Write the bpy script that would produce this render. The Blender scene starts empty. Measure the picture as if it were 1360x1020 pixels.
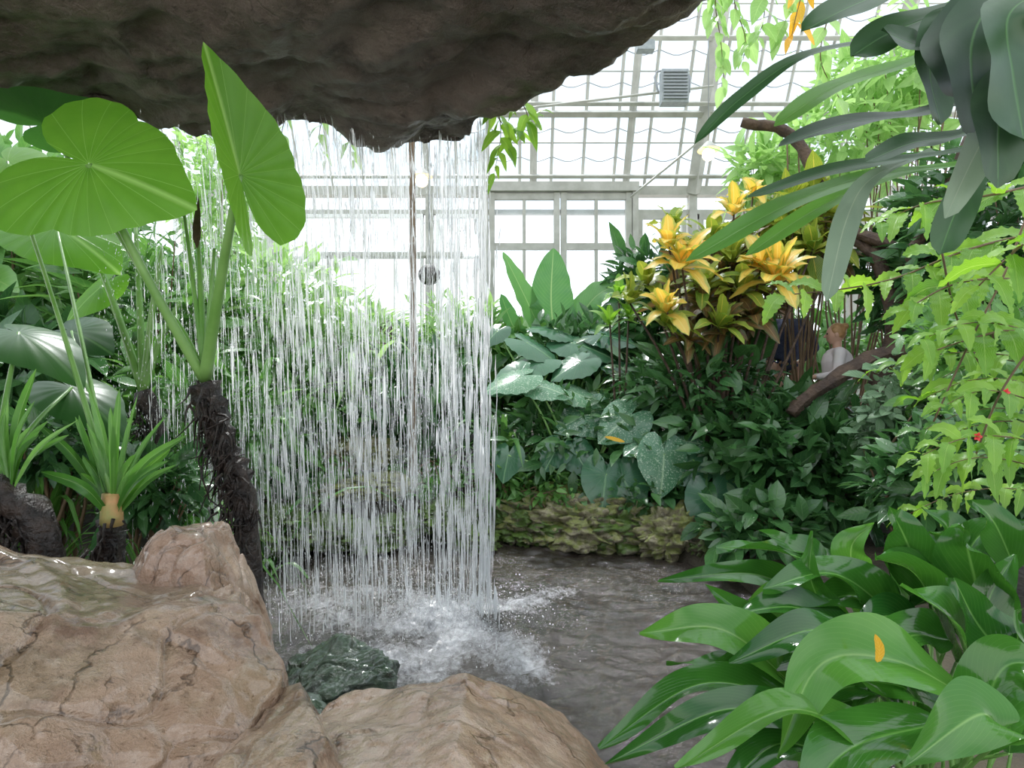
import bpy, bmesh, math, random
import numpy as np
from mathutils import Vector, noise, Matrix
random.seed(7); rng=np.random.default_rng(7)
F=755.0; CZ=1.3
C=bpy.context.scene.collection
def P(px,py,Y): return np.array([(px-680)/F*Y, Y, CZ+(510-py)/F*Y])
def PP(l): return np.array([P(*a) for a in l])
def nrm(v):
    v=np.asarray(v,float); return v/(np.linalg.norm(v)+1e-9)
# ------------------------------------------------------------ materials
class NT:
    def __init__(s,name):
        s.m=bpy.data.materials.new(name); s.m.use_nodes=True; s.t=s.m.node_tree; s.t.nodes.clear()
        s.out=s.t.nodes.new('ShaderNodeOutputMaterial')
    def put(s,sock,v):
        if isinstance(v,bpy.types.NodeSocket): s.t.links.new(v,sock)
        elif v is not None:
            if isinstance(v,(tuple,list)) and len(v)==3 and sock.type=='RGBA': v=tuple(v)+(1,)
            sock.default_value=v
    def n(s,typ,ins={},**pr):
        nd=s.t.nodes.new(typ)
        for k,v in pr.items(): setattr(nd,k,v)
        for k,v in ins.items(): s.put(nd.inputs[k],v)
        return nd
    def ma(s,op,a,b=None,clamp=False):
        nd=s.t.nodes.new('ShaderNodeMath'); nd.operation=op; nd.use_clamp=clamp
        s.put(nd.inputs[0],a); s.put(nd.inputs[1],b); return nd.outputs[0]
    def mix(s,f,a,b):
        nd=s.t.nodes.new('ShaderNodeMix'); nd.data_type='RGBA'
        s.put(nd.inputs[0],f); s.put(nd.inputs[6],a); s.put(nd.inputs[7],b); return nd.outputs[2]
    def noise(s,scale,detail=4,rough=.55,vec=None,typ='Object'):
        if vec is None: vec=s.n('ShaderNodeTexCoord').outputs[typ]
        return s.n('ShaderNodeTexNoise',{'Vector':vec,'Scale':scale,'Detail':detail,'Roughness':rough}).outputs['Fac']
    def ramp(s,f,lo,hi):
        nd=s.n('ShaderNodeMapRange',{'Value':f,'From Min':lo,'From Max':hi}); return nd.outputs[0]
    def done(s,shader): s.t.links.new(shader,s.out.inputs['Surface']); return s.m
def leaf_mat(name,c1,c2,vein,rough=.35,trans=.35,nv=9,k=.5,vw=.07,style='pin',vs=.6,mid=.06,glow=1.6,edge=None,bump=.35,spots=None):
    s=NT(name); uv=s.n('ShaderNodeTexCoord').outputs['UV']; sp=s.n('ShaderNodeSeparateXYZ',{0:uv})
    u,v=sp.outputs[0],sp.outputs[1]
    a=s.ma('ABSOLUTE',s.ma('SUBTRACT',s.ma('MULTIPLY',u,2.0),1.0))
    if style=='pin':
        f=s.ma('ABSOLUTE',s.ma('SUBTRACT',s.ma('FRACT',s.ma('ADD',s.ma('SUBTRACT',s.ma('MULTIPLY',v,float(nv)),s.ma('MULTIPLY',a,float(nv*k*.4))),20.0)),.5))
        line=s.ma('SUBTRACT',1.0,s.ma('DIVIDE',f,vw*2),True); md=s.ma('SUBTRACT',1.0,s.ma('DIVIDE',a,mid),True)
    else:
        f=s.ma('MULTIPLY',s.ma('ABSOLUTE',s.ma('SUBTRACT',s.ma('FRACT',s.ma('MULTIPLY',a,float(nv))),.5)),v)
        line=s.ma('SUBTRACT',1.0,s.ma('DIVIDE',f,vw),True); md=s.ma('SUBTRACT',1.0,s.ma('DIVIDE',s.ma('MULTIPLY',a,v),.012),True)
    vm=s.ma('MAXIMUM',s.ma('MULTIPLY',line,vs),md)
    rnd=s.n('ShaderNodeAttribute',attribute_name='rnd').outputs['Fac']
    nz=s.noise(6.0,3)
    fac=s.ma('ADD',s.ma('MULTIPLY',rnd,.75),s.ma('MULTIPLY',s.ma('SUBTRACT',nz,.4),.9),True)
    col=s.mix(fac,c1,c2)
    if edge: col=s.mix(s.ramp(s.ma('ADD',a,s.ma('MULTIPLY',s.ma('SUBTRACT',nz,.5),1.2)),.5,.8),col,edge)
    if spots: col=s.mix(s.ma('MULTIPLY',s.ramp(s.noise(70.,3,.6),.56,.62),.8,True),col,spots)
    col=s.mix(s.ma('MULTIPLY',vm,.8),col,vein)
    h=s.ma('ADD',s.ma('MULTIPLY',vm,-.5),s.ma('MULTIPLY',s.noise(40.0,2),.25))
    bp=s.n('ShaderNodeBump',{'Height':h,'Strength':bump,'Distance':.01}).outputs[0]
    pr=s.n('ShaderNodeBsdfPrincipled',{'Base Color':col,'Roughness':rough,'Normal':bp})
    g=s.n('ShaderNodeHueSaturation',{'Hue':.49,'Saturation':1.05,'Value':glow,'Color':col}).outputs[0]
    tr=s.n('ShaderNodeBsdfTranslucent',{'Color':g})
    mx=s.n('ShaderNodeMixShader',{0:trans,1:pr.outputs[0],2:tr.outputs[0]})
    return s.done(mx.outputs[0])
def plain(name,c,rough=.6,c2=None,sc=8.,bump=.3,metal=0.,bscale=30.,emit=0):
    s=NT(name); col=c if c2 is None else s.mix(s.ramp(s.noise(sc,5),.35,.65),c,c2)
    bp=s.n('ShaderNodeBump',{'Height':s.noise(bscale,5),'Strength':bump,'Distance':.02}).outputs[0]
    ins={'Base Color':col,'Roughness':rough,'Metallic':metal,'Normal':bp}
    if emit: ins['Emission Color']=c; ins['Emission Strength']=float(emit)
    return s.done(s.n('ShaderNodeBsdfPrincipled',ins).outputs[0])
def rock_mat(name,a,b,c,moss=.3,mossc=(.07,.13,.02),rough=.4,bump=.7,sc=2.2,white=(.62,.55,.48),crk=.75,coat=.3,fine=1.,wh=.55):
    s=NT(name)
    n1=s.noise(sc,8,.65); n2=s.noise(sc*2.7,8,.66); n3=s.noise(sc*9,6,.7)
    col=s.mix(s.ramp(n1,.4,.6),a,b); col=s.mix(s.ramp(n2,.5,.66),col,c); col=s.mix(s.ma('MULTIPLY',s.ramp(n3,.52,.72),wh),col,white)
    pit=s.ramp(s.noise(sc*22,4,.7),.38,.3); col=s.mix(s.ma('MULTIPLY',pit,.5,True),col,c)
    tc=s.n('ShaderNodeTexCoord').outputs['Object']
    wv=s.n('ShaderNodeVectorMath',{0:tc,1:s.n('ShaderNodeTexNoise',{'Vector':tc,'Scale':2.5,'Detail':6.}).outputs['Color']},operation='ADD').outputs[0]
    vo=s.n('ShaderNodeTexVoronoi',{'Vector':wv,'Scale':sc*1.1},feature='DISTANCE_TO_EDGE').outputs['Distance']
    cr=s.ma('SUBTRACT',1.0,s.ramp(vo,.0,.02),True)
    cr=s.ma('MULTIPLY',cr,s.ramp(n2,.45,.58))
    col=s.mix(s.ma('MULTIPLY',cr,crk,True),col,(.06,.035,.02))
    gz=s.n('ShaderNodeSeparateXYZ',{0:s.n('ShaderNodeNewGeometry').outputs['Normal']}).outputs[2]
    mf=s.ma('MULTIPLY',s.ramp(s.ma('ADD',s.noise(sc*1.6,6,.6),s.ma('MULTIPLY',gz,.12)),.62-.3*moss,.74-.3*moss),min(1.,moss*1.6),True)
    col=s.mix(mf,col,mossc)
    h=s.ma('ADD',s.ma('ADD',n2,s.ma('MULTIPLY',n3,.6*fine)),s.ma('ADD',s.ma('MULTIPLY',cr,-crk),s.ma('MULTIPLY',pit,-.12*fine)))
    bp=s.n('ShaderNodeBump',{'Height':h,'Strength':bump,'Distance':.04}).outputs[0]
    r=s.ramp(n2,.3,.7); r=s.ma('ADD',rough-.14,s.ma('MULTIPLY',r,.3))
    return s.done(s.n('ShaderNodeBsdfPrincipled',{'Base Color':col,'Roughness':r,'Normal':bp,'Coat Weight':coat,'Coat Roughness':.12}).outputs[0])
M={}
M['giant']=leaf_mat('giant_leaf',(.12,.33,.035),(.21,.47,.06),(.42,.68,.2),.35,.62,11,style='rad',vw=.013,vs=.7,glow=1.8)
M['giantdark']=leaf_mat('dark_giant_leaf',(.015,.07,.014),(.04,.14,.025),(.08,.2,.05),.35,.28,9,style='rad',vw=.012,vs=.3,bump=.1)  # glossy dark green version of the giant leaf, fainter veins
M['colo']=leaf_mat('taro_leaf',(.022,.09,.042),(.07,.18,.09),(.18,.34,.16),.2,.15,8,style='rad',vw=.02,vs=.45)
M['colo2']=leaf_mat('silver_taro_leaf',(.06,.17,.09),(.13,.28,.15),(.4,.55,.35),.2,.2,8,style='rad',vw=.02,vs=.5,spots=(.4,.52,.38))
M['lily']=leaf_mat('peace_lily_leaf',(.012,.065,.01),(.045,.165,.02),(.14,.32,.07),.1,.22,14,k=1.2,vw=.04,vs=.18,bump=.1)
M['lilypale']=leaf_mat('pale_peace_lily_leaf',(.04,.15,.02),(.1,.28,.04),(.25,.45,.12),.12,.4,14,k=1.2,vw=.04,vs=.2,bump=.1)
M['strap']=leaf_mat('strap_leaf',(.04,.15,.02),(.12,.3,.05),(.3,.5,.15),.35,.35,1,vs=0.)
M['stag']=leaf_mat('staghorn_silhouette_leaf',(.012,.04,.014),(.035,.1,.03),(.08,.2,.06),.4,.22,3,vs=.1,bump=.15)  # dark frond copy, overhead silhouette painted into the green
M['staglit']=leaf_mat('staghorn_lit_leaf',(.08,.23,.04),(.14,.34,.06),(.25,.45,.15),.35,.4,3,vs=.1)  # lit frond copy, brighter light put into the green
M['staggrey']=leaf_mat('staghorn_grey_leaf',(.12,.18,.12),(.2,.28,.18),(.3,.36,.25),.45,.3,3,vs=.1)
M['croton']=leaf_mat('croton_leaf',(.92,.62,.1),(.72,.5,.07),(.98,.8,.25),.3,.4,10,k=1.6,vw=.07,vs=.9,mid=.1,glow=1.35,edge=(.32,.38,.05))
M['crotongreen']=leaf_mat('croton_green_leaf',(.07,.2,.02),(.3,.38,.05),(.8,.65,.12),.3,.3,10,k=1.6,vw=.07,vs=.8,mid=.1)
M['crotonred']=leaf_mat('croton_bronze_leaf',(.07,.04,.018),(.2,.12,.04),(.5,.32,.1),.3,.25,9,k=1.6,vw=.06,vs=.6,mid=.08,edge=(.05,.08,.02))
M['lime']=leaf_mat('lime_leaf',(.1,.28,.02),(.28,.5,.06),(.42,.62,.15),.35,.45,9,k=1.3,vw=.06,vs=.5)
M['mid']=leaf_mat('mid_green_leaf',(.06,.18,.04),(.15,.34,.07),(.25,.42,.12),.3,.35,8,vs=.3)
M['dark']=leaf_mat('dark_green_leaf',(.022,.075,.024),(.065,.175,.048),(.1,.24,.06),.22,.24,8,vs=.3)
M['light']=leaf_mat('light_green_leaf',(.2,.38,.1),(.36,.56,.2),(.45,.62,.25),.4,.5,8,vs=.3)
M['banana']=leaf_mat('banana_leaf',(.06,.2,.06),(.12,.3,.08),(.35,.5,.2),.35,.4,26,k=.5,vw=.04,vs=.3,mid=.05,bump=.15)
M['dead']=leaf_mat('yellow_leaf',(.7,.42,.03),(.6,.3,.03),(.8,.55,.1),.5,.4,8)
M['silver']=leaf_mat('silver_leaf',(.13,.24,.13),(.2,.32,.18),(.4,.5,.35),.3,.25,8,vs=.5)
M['stem']=plain('green_stem',(.12,.28,.05),.35,(.2,.38,.1),5.,.1)
M['wood']=plain('brown_bark',(.035,.02,.014),.8,(.09,.055,.035),9.,1.)
M['darktrunk']=plain('dark_fibrous_trunk',(.012,.009,.008),.45,(.04,.025,.018),20.,1.,bscale=45.)
M['twig']=plain('thin_twig',(.1,.06,.03),.7,(.16,.1,.05))
M['cut']=plain('cut_stalk',(.6,.3,.12),.6,(.3,.34,.1),10.)
M['white']=plain('cream_painted_steel',(.46,.46,.42),.55,(.34,.34,.3),5.,.05)
M['bright']=plain('glare_white_bars',(.85,.86,.85),.5,None,5.,.02)  # left window frames whitened, glare behind the falls put into the colour
M['grey']=plain('grey_metal',(.26,.28,.3),.45,None,5.,.05)
M['lamp']=plain('flood_grey',(.3,.33,.33),.4,(.22,.25,.26),20.,.1)
M['bulb']=plain('warm_bulb',(1.,.72,.35),.4,emit=12)
M['soil']=plain('dark_soil',(.022,.016,.01),.85,(.05,.04,.02),4.,1.,bscale=18.)
M['boulder']=rock_mat('tan_boulder',(.3,.185,.115),(.42,.29,.195),(.17,.09,.05),.1,(.12,.14,.03),.24,.8,2.6,(.58,.47,.37),crk=.55,coat=.7,fine=1.3,wh=.4)
M['pinkrock']=rock_mat('pink_boulder',(.35,.215,.14),(.46,.33,.235),(.22,.115,.065),.06,(.12,.14,.03),.22,.75,2.6,(.62,.52,.42),crk=.45,coat=.8,fine=1.3,wh=.4)
M['mossrock']=rock_mat('mossy_stone',(.13,.11,.07),(.26,.22,.14),(.06,.05,.035),.75,(.09,.16,.02),.4,.9,7.,crk=.3)
M['lichen']=rock_mat('pale_mossy_stone',(.28,.24,.14),(.42,.37,.22),(.12,.09,.055),.5,(.22,.26,.04),.4,.9,7.,crk=.3)
M['wetgreen']=rock_mat('wet_green_stone',(.05,.075,.055),(.1,.13,.1),(.03,.038,.03),.5,(.04,.08,.04),.12,.7,6.,(.3,.35,.3),crk=.3,coat=1.)
M['cliff']=rock_mat('wet_dark_rock',(.085,.062,.047),(.13,.1,.078),(.045,.032,.024),.08,(.05,.052,.026),.6,.8,1.8,(.19,.155,.13),crk=.3,coat=.06,fine=2.,wh=.45)
M['skin']=plain('skin',(.62,.36,.26),.5,None,5,.05)
M['navy']=plain('navy_knit',(.03,.04,.09),.9,(.05,.06,.12),40.,.3,bscale=120.)
M['whitecloth']=plain('white_cotton',(.75,.74,.74),.85,(.7,.6,.62),3.,.1)
M['denim']=plain('dark_denim',(.03,.04,.07),.9)
M['plum']=plain('plum_cloth',(.16,.02,.07),.85)
M['blond']=plain('blond_hair',(.5,.28,.12),.5,(.35,.19,.07),30.,.5)
M['brownhair']=plain('brown_hair',(.09,.04,.02),.5,(.05,.02,.01),30.,.5)
M['eye']=plain('dark_eye',(.02,.015,.01),.2)
M['lip']=plain('lip',(.5,.15,.12),.5)
M['red']=plain('red_petal',(.7,.03,.04),.5)
def glassmat(name,fr):
    s=NT(name); t=s.n('ShaderNodeBsdfTransparent',{'Color':(.92,.96,.99)})
    d=s.n('ShaderNodeBsdfTranslucent',{'Color':(.85,.93,.98)})
    g=s.n('ShaderNodeBsdfGlossy',{'Roughness':.15,'Color':(.9,.9,.9)})
    a=s.n('ShaderNodeMixShader',{0:s.ma('MULTIPLY',s.noise(1.2,3),fr),1:t.outputs[0],2:d.outputs[0]})
    return s.done(s.n('ShaderNodeMixShader',{0:.05,1:a.outputs[0],2:g.outputs[0]}).outputs[0])
M['glass']=glassmat('greenhouse_glass',.3)
def fallmat():
    s=NT('falling_water'); g=s.n('ShaderNodeBsdfGlossy',{'Roughness':.12,'Color':(1,1,1)})
    d=s.n('ShaderNodeBsdfTranslucent',{'Color':(.96,.98,1)}); d2=s.n('ShaderNodeBsdfDiffuse',{'Color':(.95,.97,1)})
    t=s.n('ShaderNodeBsdfTransparent'); rnd=s.n('ShaderNodeAttribute',attribute_name='rnd').outputs['Fac']
    a=s.n('ShaderNodeMixShader',{0:.5,1:d.outputs[0],2:d2.outputs[0]}); a=s.n('ShaderNodeMixShader',{0:.35,1:a.outputs[0],2:g.outputs[0]})
    return s.done(s.n('ShaderNodeMixShader',{0:s.ma('ADD',.12,s.ma('MULTIPLY',rnd,.8)),1:t.outputs[0],2:a.outputs[0]}).outputs[0])
M['fall']=fallmat()
def pondmat():
    s=NT('pond_water'); foam=s.n('ShaderNodeAttribute',attribute_name='rnd').outputs['Fac']
    nz=s.noise(20.,7,.8); nz2=s.noise(70.,4,.7)
    f=s.ramp(s.ma('ADD',s.ma('ADD',s.ma('MULTIPLY',nz,1.0),s.ma('MULTIPLY',nz2,.35)),s.ma('MULTIPLY',foam,.62)),.95,1.5)
    f=s.ma('MULTIPLY',f,.75,True)
    base=s.mix(s.ramp(s.noise(1.3,3),.35,.65),(.016,.012,.01),(.04,.031,.025))
    col=s.mix(f,base,(.76,.77,.81))
    h=s.ma('ADD',s.ma('MULTIPLY',s.noise(7.,3),1.),s.ma('MULTIPLY',nz,.25))
    bp=s.n('ShaderNodeBump',{'Height':h,'Strength':.7,'Distance':.05}).outputs[0]
    return s.done(s.n('ShaderNodeBsdfPrincipled',{'Base Color':col,'Roughness':s.ma('ADD',.03,s.ma('MULTIPLY',f,.4)),'Specular IOR Level':.65,'Normal':bp}).outputs[0])
M['pond']=pondmat()
# ------------------------------------------------------------ mesh builder (all quads)
class MB:
    def __init__(s): s.V=[];s.Q=[];s.U=[];s.R=[];s.n=0
    def add(s,V,Q,U=None,r=0.):
        V=np.asarray(V,float).reshape(-1,3); Q=np.asarray(Q,int)
        s.V.append(V); s.Q.append(Q+s.n); s.U.append(np.zeros((len(V),2)) if U is None else U)
        s.R.append(np.full(len(V),r) if np.isscalar(r) else r); s.n+=len(V); return s
    def build(s,name,mat,parent=None,origin=None,smooth=True):
        V=np.concatenate(s.V); Q=np.concatenate(s.Q); U=np.concatenate(s.U); R=np.concatenate(s.R)
        o0=np.zeros(3)
        if parent is not None: o0=np.array(parent['_o'])
        elif origin is not None: o0=np.asarray(origin,float)
        me=bpy.data.meshes.new(name); me.from_pydata((V-o0).tolist(),[],Q.tolist())
        uv=me.uv_layers.new(name='UVMap'); uv.data.foreach_set('uv',U[Q.reshape(-1)].astype(np.float32).reshape(-1))
        at=me.attributes.new('rnd','FLOAT','POINT'); at.data.foreach_set('value',R.astype(np.float32))
        if smooth: me.polygons.foreach_set('use_smooth',[True]*len(me.polygons))
        me.materials.append(mat); me.update()
        o=bpy.data.objects.new(name,me); C.objects.link(o)
        if parent is not None: o.parent=parent
        else: o.location=o0
        o['_o']=[float(a) for a in o0]
        return o
def tag(o,label=None,cat=None,group=None,kind=None):
    if label:o['label']=label
    if cat:o['category']=cat
    if group:o['group']=group
    if kind:o['kind']=kind
    return o
def thing(name,label,cat,loc,group=None):
    o=bpy.data.objects.new(name,None); C.objects.link(o); o.location=tuple(float(a) for a in loc); o['_o']=[float(a) for a in loc]
    o.empty_display_size=.1
    return tag(o,label,cat,group)
def gridq(r,c):
    i=np.arange(r*c).reshape(r,c); return np.stack([i[:-1,:-1],i[:-1,1:],i[1:,1:],i[1:,:-1]],-1).reshape(-1,4)
def spline(pts,n):
    pts=np.asarray(pts,float)
    if len(pts)==1: return np.repeat(pts,n,0)
    e=np.vstack([2*pts[0]-pts[1],pts,2*pts[-1]-pts[-2]]); out=[]
    for t in np.linspace(0,len(pts)-1-1e-6,n):
        i=int(t);f=t-i;a,b,c,d=e[i:i+4]
        out.append(.5*((2*b)+(c-a)*f+(2*a-5*b+4*c-d)*f*f+(3*b-a-3*c+d)*f**3))
    return np.array(out)
def tube(mb,pts,rad,n=10,sides=6,rough=0.,cap=True):
    c=spline(pts,n); r=np.interp(np.linspace(0,1,n),np.linspace(0,1,len(np.atleast_1d(rad))),np.atleast_1d(rad))
    if cap: c=np.vstack([c[:1],c,c[-1:]]); r=np.concatenate([[1e-4],r,[1e-4]])
    t=np.gradient(c,axis=0); t[0]=t[min(2,len(t)-1)]; t[-1]=t[max(len(t)-3,0)]
    t/=np.linalg.norm(t,axis=1)[:,None]+1e-9
    h=np.array([0,0,1.]) if abs(t[len(t)//2][2])<.8 else np.array([1.,0,0])
    a=np.cross(t,h); a/=np.linalg.norm(a,axis=1)[:,None]+1e-9; b=np.cross(t,a)
    th=np.linspace(0,2*math.pi,sides+1)
    rr=r[:,None]*np.ones(sides+1)
    if rough:
        j=1+rough*rng.standard_normal((len(r),sides+1)); j[:,-1]=j[:,0]; rr=rr*j
    V=c[:,None]+rr[...,None]*(np.cos(th)[None,:,None]*a[:,None]+np.sin(th)[None,:,None]*b[:,None])
    U=np.stack(np.meshgrid(np.linspace(0,1,sides+1),np.linspace(0,1,len(c))),-1).reshape(-1,2)
    return mb.add(V.reshape(-1,3),gridq(len(c),sides+1),U)
def box(mb,c,d,rot=None):
    c=np.asarray(c,float); d=np.asarray(d,float)/2
    V=np.array([[x,y,z] for x in(-1,1) for y in(-1,1) for z in(-1,1)])*d
    if rot is not None: V=V@np.asarray(rot).T
    return mb.add(V+c,[[0,1,3,2],[4,6,7,5],[0,4,5,1],[2,3,7,6],[0,2,6,4],[1,5,7,3]])
def sphere(mb,c,r,n=8,m=12,rr=0.):
    th=np.linspace(.02,math.pi-.02,n); ph=np.linspace(0,2*math.pi,m+1); r=np.ones(3)*r
    V=np.stack([np.outer(np.sin(th),np.cos(ph)),np.outer(np.sin(th),np.sin(ph)),np.outer(np.cos(th),np.ones(m+1))],-1)
    return mb.add((V*r+np.asarray(c)).reshape(-1,3),gridq(n,m+1),None,rr)
SH={'lance':lambda t:np.sin(math.pi*t**.8)**.85,'oval':lambda t:np.sin(math.pi*t**.85)**.6,
    'strap':lambda t:np.minimum(1,.35+t*1.4)*(1-t**5)**.6,'broad':lambda t:np.minimum(1,(t*5)**.5)*(1-t**3.2)**.7,
    'club':lambda t:(.35+.65*np.sin(np.clip((t-.2)/.8,0,1)*math.pi*.62))*(1-t**9)**.5,
    'lily':lambda t:np.sin(math.pi*t**.72)**.75*(1-.25*t**4),
    'tooth':lambda t:np.sin(math.pi*t**.75)**.8*(1+.16*np.sin(t*50))}
def leaf(mb,pts,W,shape='lance',up=(0,0,1),fold=.2,rows=14,cols=6,wave=.06,nw=4,r=None,twist=0.):
    c=spline(pts,rows); t=np.gradient(c,axis=0); t/=np.linalg.norm(t,axis=1)[:,None]+1e-9
    up=nrm(up); a=np.cross(t,up); a/=np.linalg.norm(a,axis=1)[:,None]+1e-9; b=np.cross(a,t)
    tt=np.linspace(0,1,rows); w=np.maximum(SH[shape](np.clip(tt,.0,1)),.03)*W
    s=np.linspace(-1,1,cols+1)
    if twist:
        an=twist*tt; a,b=(a*np.cos(an)[:,None]+b*np.sin(an)[:,None]),(b*np.cos(an)[:,None]-a*np.sin(an)[:,None])
    ph=rng.uniform(0,6)
    zz=fold*np.abs(s)[None]*w[:,None]+wave*W*(s**2)[None]*np.sin(tt*nw*6.28+ph)[:,None]*np.sign(s)[None]+wave*.7*W*(s**2)[None]*np.sin(tt*nw*9.1+ph*2)[:,None]
    V=c[:,None]+(s[None]*w[:,None])[...,None]*a[:,None]+zz[...,None]*b[:,None]
    U=np.stack([np.broadcast_to(s*.5+.5,(rows,cols+1)),np.broadcast_to(tt[:,None],(rows,cols+1))],-1).reshape(-1,2)
    return mb.add(V.reshape(-1,3),gridq(rows,cols+1),U,rng.random() if r is None else r)
TH=np.radians([0,8,18,32,60,90,120,145,160,171,180]); RR=[1,.9,.78,.68,.6,.56,.56,.58,.54,.36,.1]
def heart_tpl(width=1.,back=1.,droop=.15,cup=.1,wave=.03,nv=8,na=40,rings=6,fold=0.,ragged=0.):
    th=np.linspace(-math.pi,math.pi,na+1); r=np.interp(np.abs(th),TH,RR)
    r=r*np.where(np.abs(th)>math.pi/2,1+(back-1)*np.clip((np.abs(th)-math.pi/2)/.8,0,1),1)
    r=r*(1+ragged*np.cos(th*nv*2)+ragged*np.sin(th*5+1))
    k=np.linspace(.01,1,rings)
    x=np.outer(k,r*np.sin(th))*width; y=np.outer(k,r*np.cos(th))
    rad=np.hypot(x,y)
    z=-droop*y*y*(y>0)-.5*droop*y*y*(y<0)-cup*x*x+wave*rad*np.cos(th*nv*2)[None]+fold*np.abs(x)+wave*2*rad**2*np.sin(th*3+2)[None]
    U=np.stack([np.broadcast_to(th/(2*math.pi)+.5,x.shape),np.broadcast_to(k[:,None],x.shape)],-1).reshape(-1,2)
    return np.stack([x,y,z],-1).reshape(-1,3),gridq(rings,na+1),U
def frame(d,u):
    d=nrm(d); x=nrm(np.cross(d,u)); z=np.cross(x,d); return np.stack([x,d,z],1)
def heart(mb,at,tip,nor,**kw):
    at=np.asarray(at);tip=np.asarray(tip); L=np.linalg.norm(tip-at); V,Q,U=heart_tpl(**kw)
    return mb.add((V*L)@frame(tip-at,nor).T+at,Q,U,rng.random())
def tpl(shape,w,rows=4,cols=2,droop=.2,fold=.25):
    t=np.linspace(0,1,rows+1); ww=np.maximum(SH[shape](t),.04)*w; s=np.linspace(-1,1,cols+1)
    V=np.stack([s[None]*ww[:,None],np.broadcast_to(t[:,None],(rows+1,cols+1)),-droop*(t**2)[:,None]+fold*np.abs(s)[None]*ww[:,None]],-1)
    U=np.stack([np.broadcast_to(s*.5+.5,(rows+1,cols+1)),np.broadcast_to(t[:,None],(rows+1,cols+1))],-1)
    return V.reshape(-1,3),gridq(rows+1,cols+1),U.reshape(-1,2)
def batch(mb,T,pos,D,Nn,size):
    V,Q,U=T; k=len(pos)
    D=D/(np.linalg.norm(D,axis=1)[:,None]+1e-9); X=np.cross(D,Nn); X/=np.linalg.norm(X,axis=1)[:,None]+1e-9; Z=np.cross(X,D)
    R=np.stack([X,D,Z],2)
    W=np.einsum('kij,nj->kni',R,V)*size[:,None,None]+pos[:,None]
    n=len(V); QQ=(Q[None]+np.arange(k)[:,None,None]*n).reshape(-1,4)
    return mb.add(W.reshape(-1,3),QQ,np.tile(U,(k,1)),np.repeat(rng.random(k),n))
# ------------------------------------------------------------ ground
POLY=np.array([(-2.3,4.3),(-1.0,4.8),(0.1,4.75),(1.0,4.4),(1.4,3.6),(1.5,2.8),(1.25,1.9),(0.9,1.45),(0.1,1.5),(-0.6,1.8),(-1.2,2.4),(-2.1,3.2)])
def sdf(x,y):
    p=np.stack([x,y],-1); d=np.full(x.shape,1e9); ins=np.zeros(x.shape,bool)
    for i in range(len(POLY)):
        a=POLY[i-1];b=POLY[i]; e=b-a; t=np.clip(((p-a)@e)/(e@e),0,1); q=a+t[...,None]*e
        d=np.minimum(d,np.hypot(*(np.moveaxis(p-q,-1,0))))
        cnd=((a[1]>y)!=(b[1]>y)); xi=(b[0]-a[0])*(y-a[1])/(b[1]-a[1]+1e-12)+a[0]; ins^=(cnd&(x<xi))
    return np.where(ins,-d,d)
def gh(x,y):
    x=np.asarray(x,float);y=np.asarray(y,float); d=sdf(x,y)
    s=np.clip((d+.25)/.5,0,1); s=s*s*(3-2*s); q=np.clip((y-4.3)/1.4,0,1); q=q*q*(3-2*q)
    return -.4+.55*s+.12*np.clip(d/1.5,0,1)+.33*q*(d>0)*np.clip(d/.5,0,1)+.03*np.sin(x*3.1+y)*np.sin(y*2.3)*(d>0.1)
def G(px,Y):
    x=(px-680)/F*Y; return np.array([x,Y,float(gh(np.array(x),np.array(Y)))])
xs=np.linspace(-9,9,181); ys=np.linspace(-2,12,141); X,Yg=np.meshgrid(xs,ys); Z=gh(X,Yg)
mb=MB(); mb.add(np.stack([X,Yg,Z],-1).reshape(-1,3),gridq(len(ys),len(xs)))
tag(mb.build('floor',M['soil']),kind='structure')
# water
xs=np.arange(-2.7,1.95,.018); ys=np.arange(1.2,5.1,.018); X,Yg=np.meshgrid(xs,ys); Z=np.zeros_like(X); foam=np.zeros_like(X)
for i in range(X.shape[0]):
    for j in range(X.shape[1]):
        x,y=X[i,j],Yg[i,j]; v=Vector((x*2.6,y*3.6,0)); wx=.35*noise.noise(v*.5); wy=.35*noise.noise(v*.5+Vector((9,0,0)))
        x+=wx;y+=wy
        f=.85*math.exp(-(((x+.12)/.34)**2+((y-3.0)/.5)**2))+.6*math.exp(-(((x+.5)/.5)**2+((y-2.8)/.6)**2))+.5*math.exp(-(((x+.9)/1.)**2+((y-3.4)/.7)**2))
        foam[i,j]=max(0,f*(.85+.6*noise.noise(v*1.3)))
        Z[i,j]=noise.noise(v)+.7*(1-2*abs(noise.noise(v*1.9)))+.45*(1-2*abs(noise.noise(v*3.9)))+.5*f*noise.noise(v*8)
amp=.019+.016*np.clip(foam,0,1.)
mb=MB(); mb.add(np.stack([X,Yg,(Z-.8)*amp*1.3+foam*.01+.01],-1).reshape(-1,3),gridq(len(ys),len(xs)),None,np.clip(foam,0,1).reshape(-1))
tag(mb.build('pond_water',M['pond'],origin=(-.3,3,0)),'dark rippling pond water foaming white where the waterfall lands','water')
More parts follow.
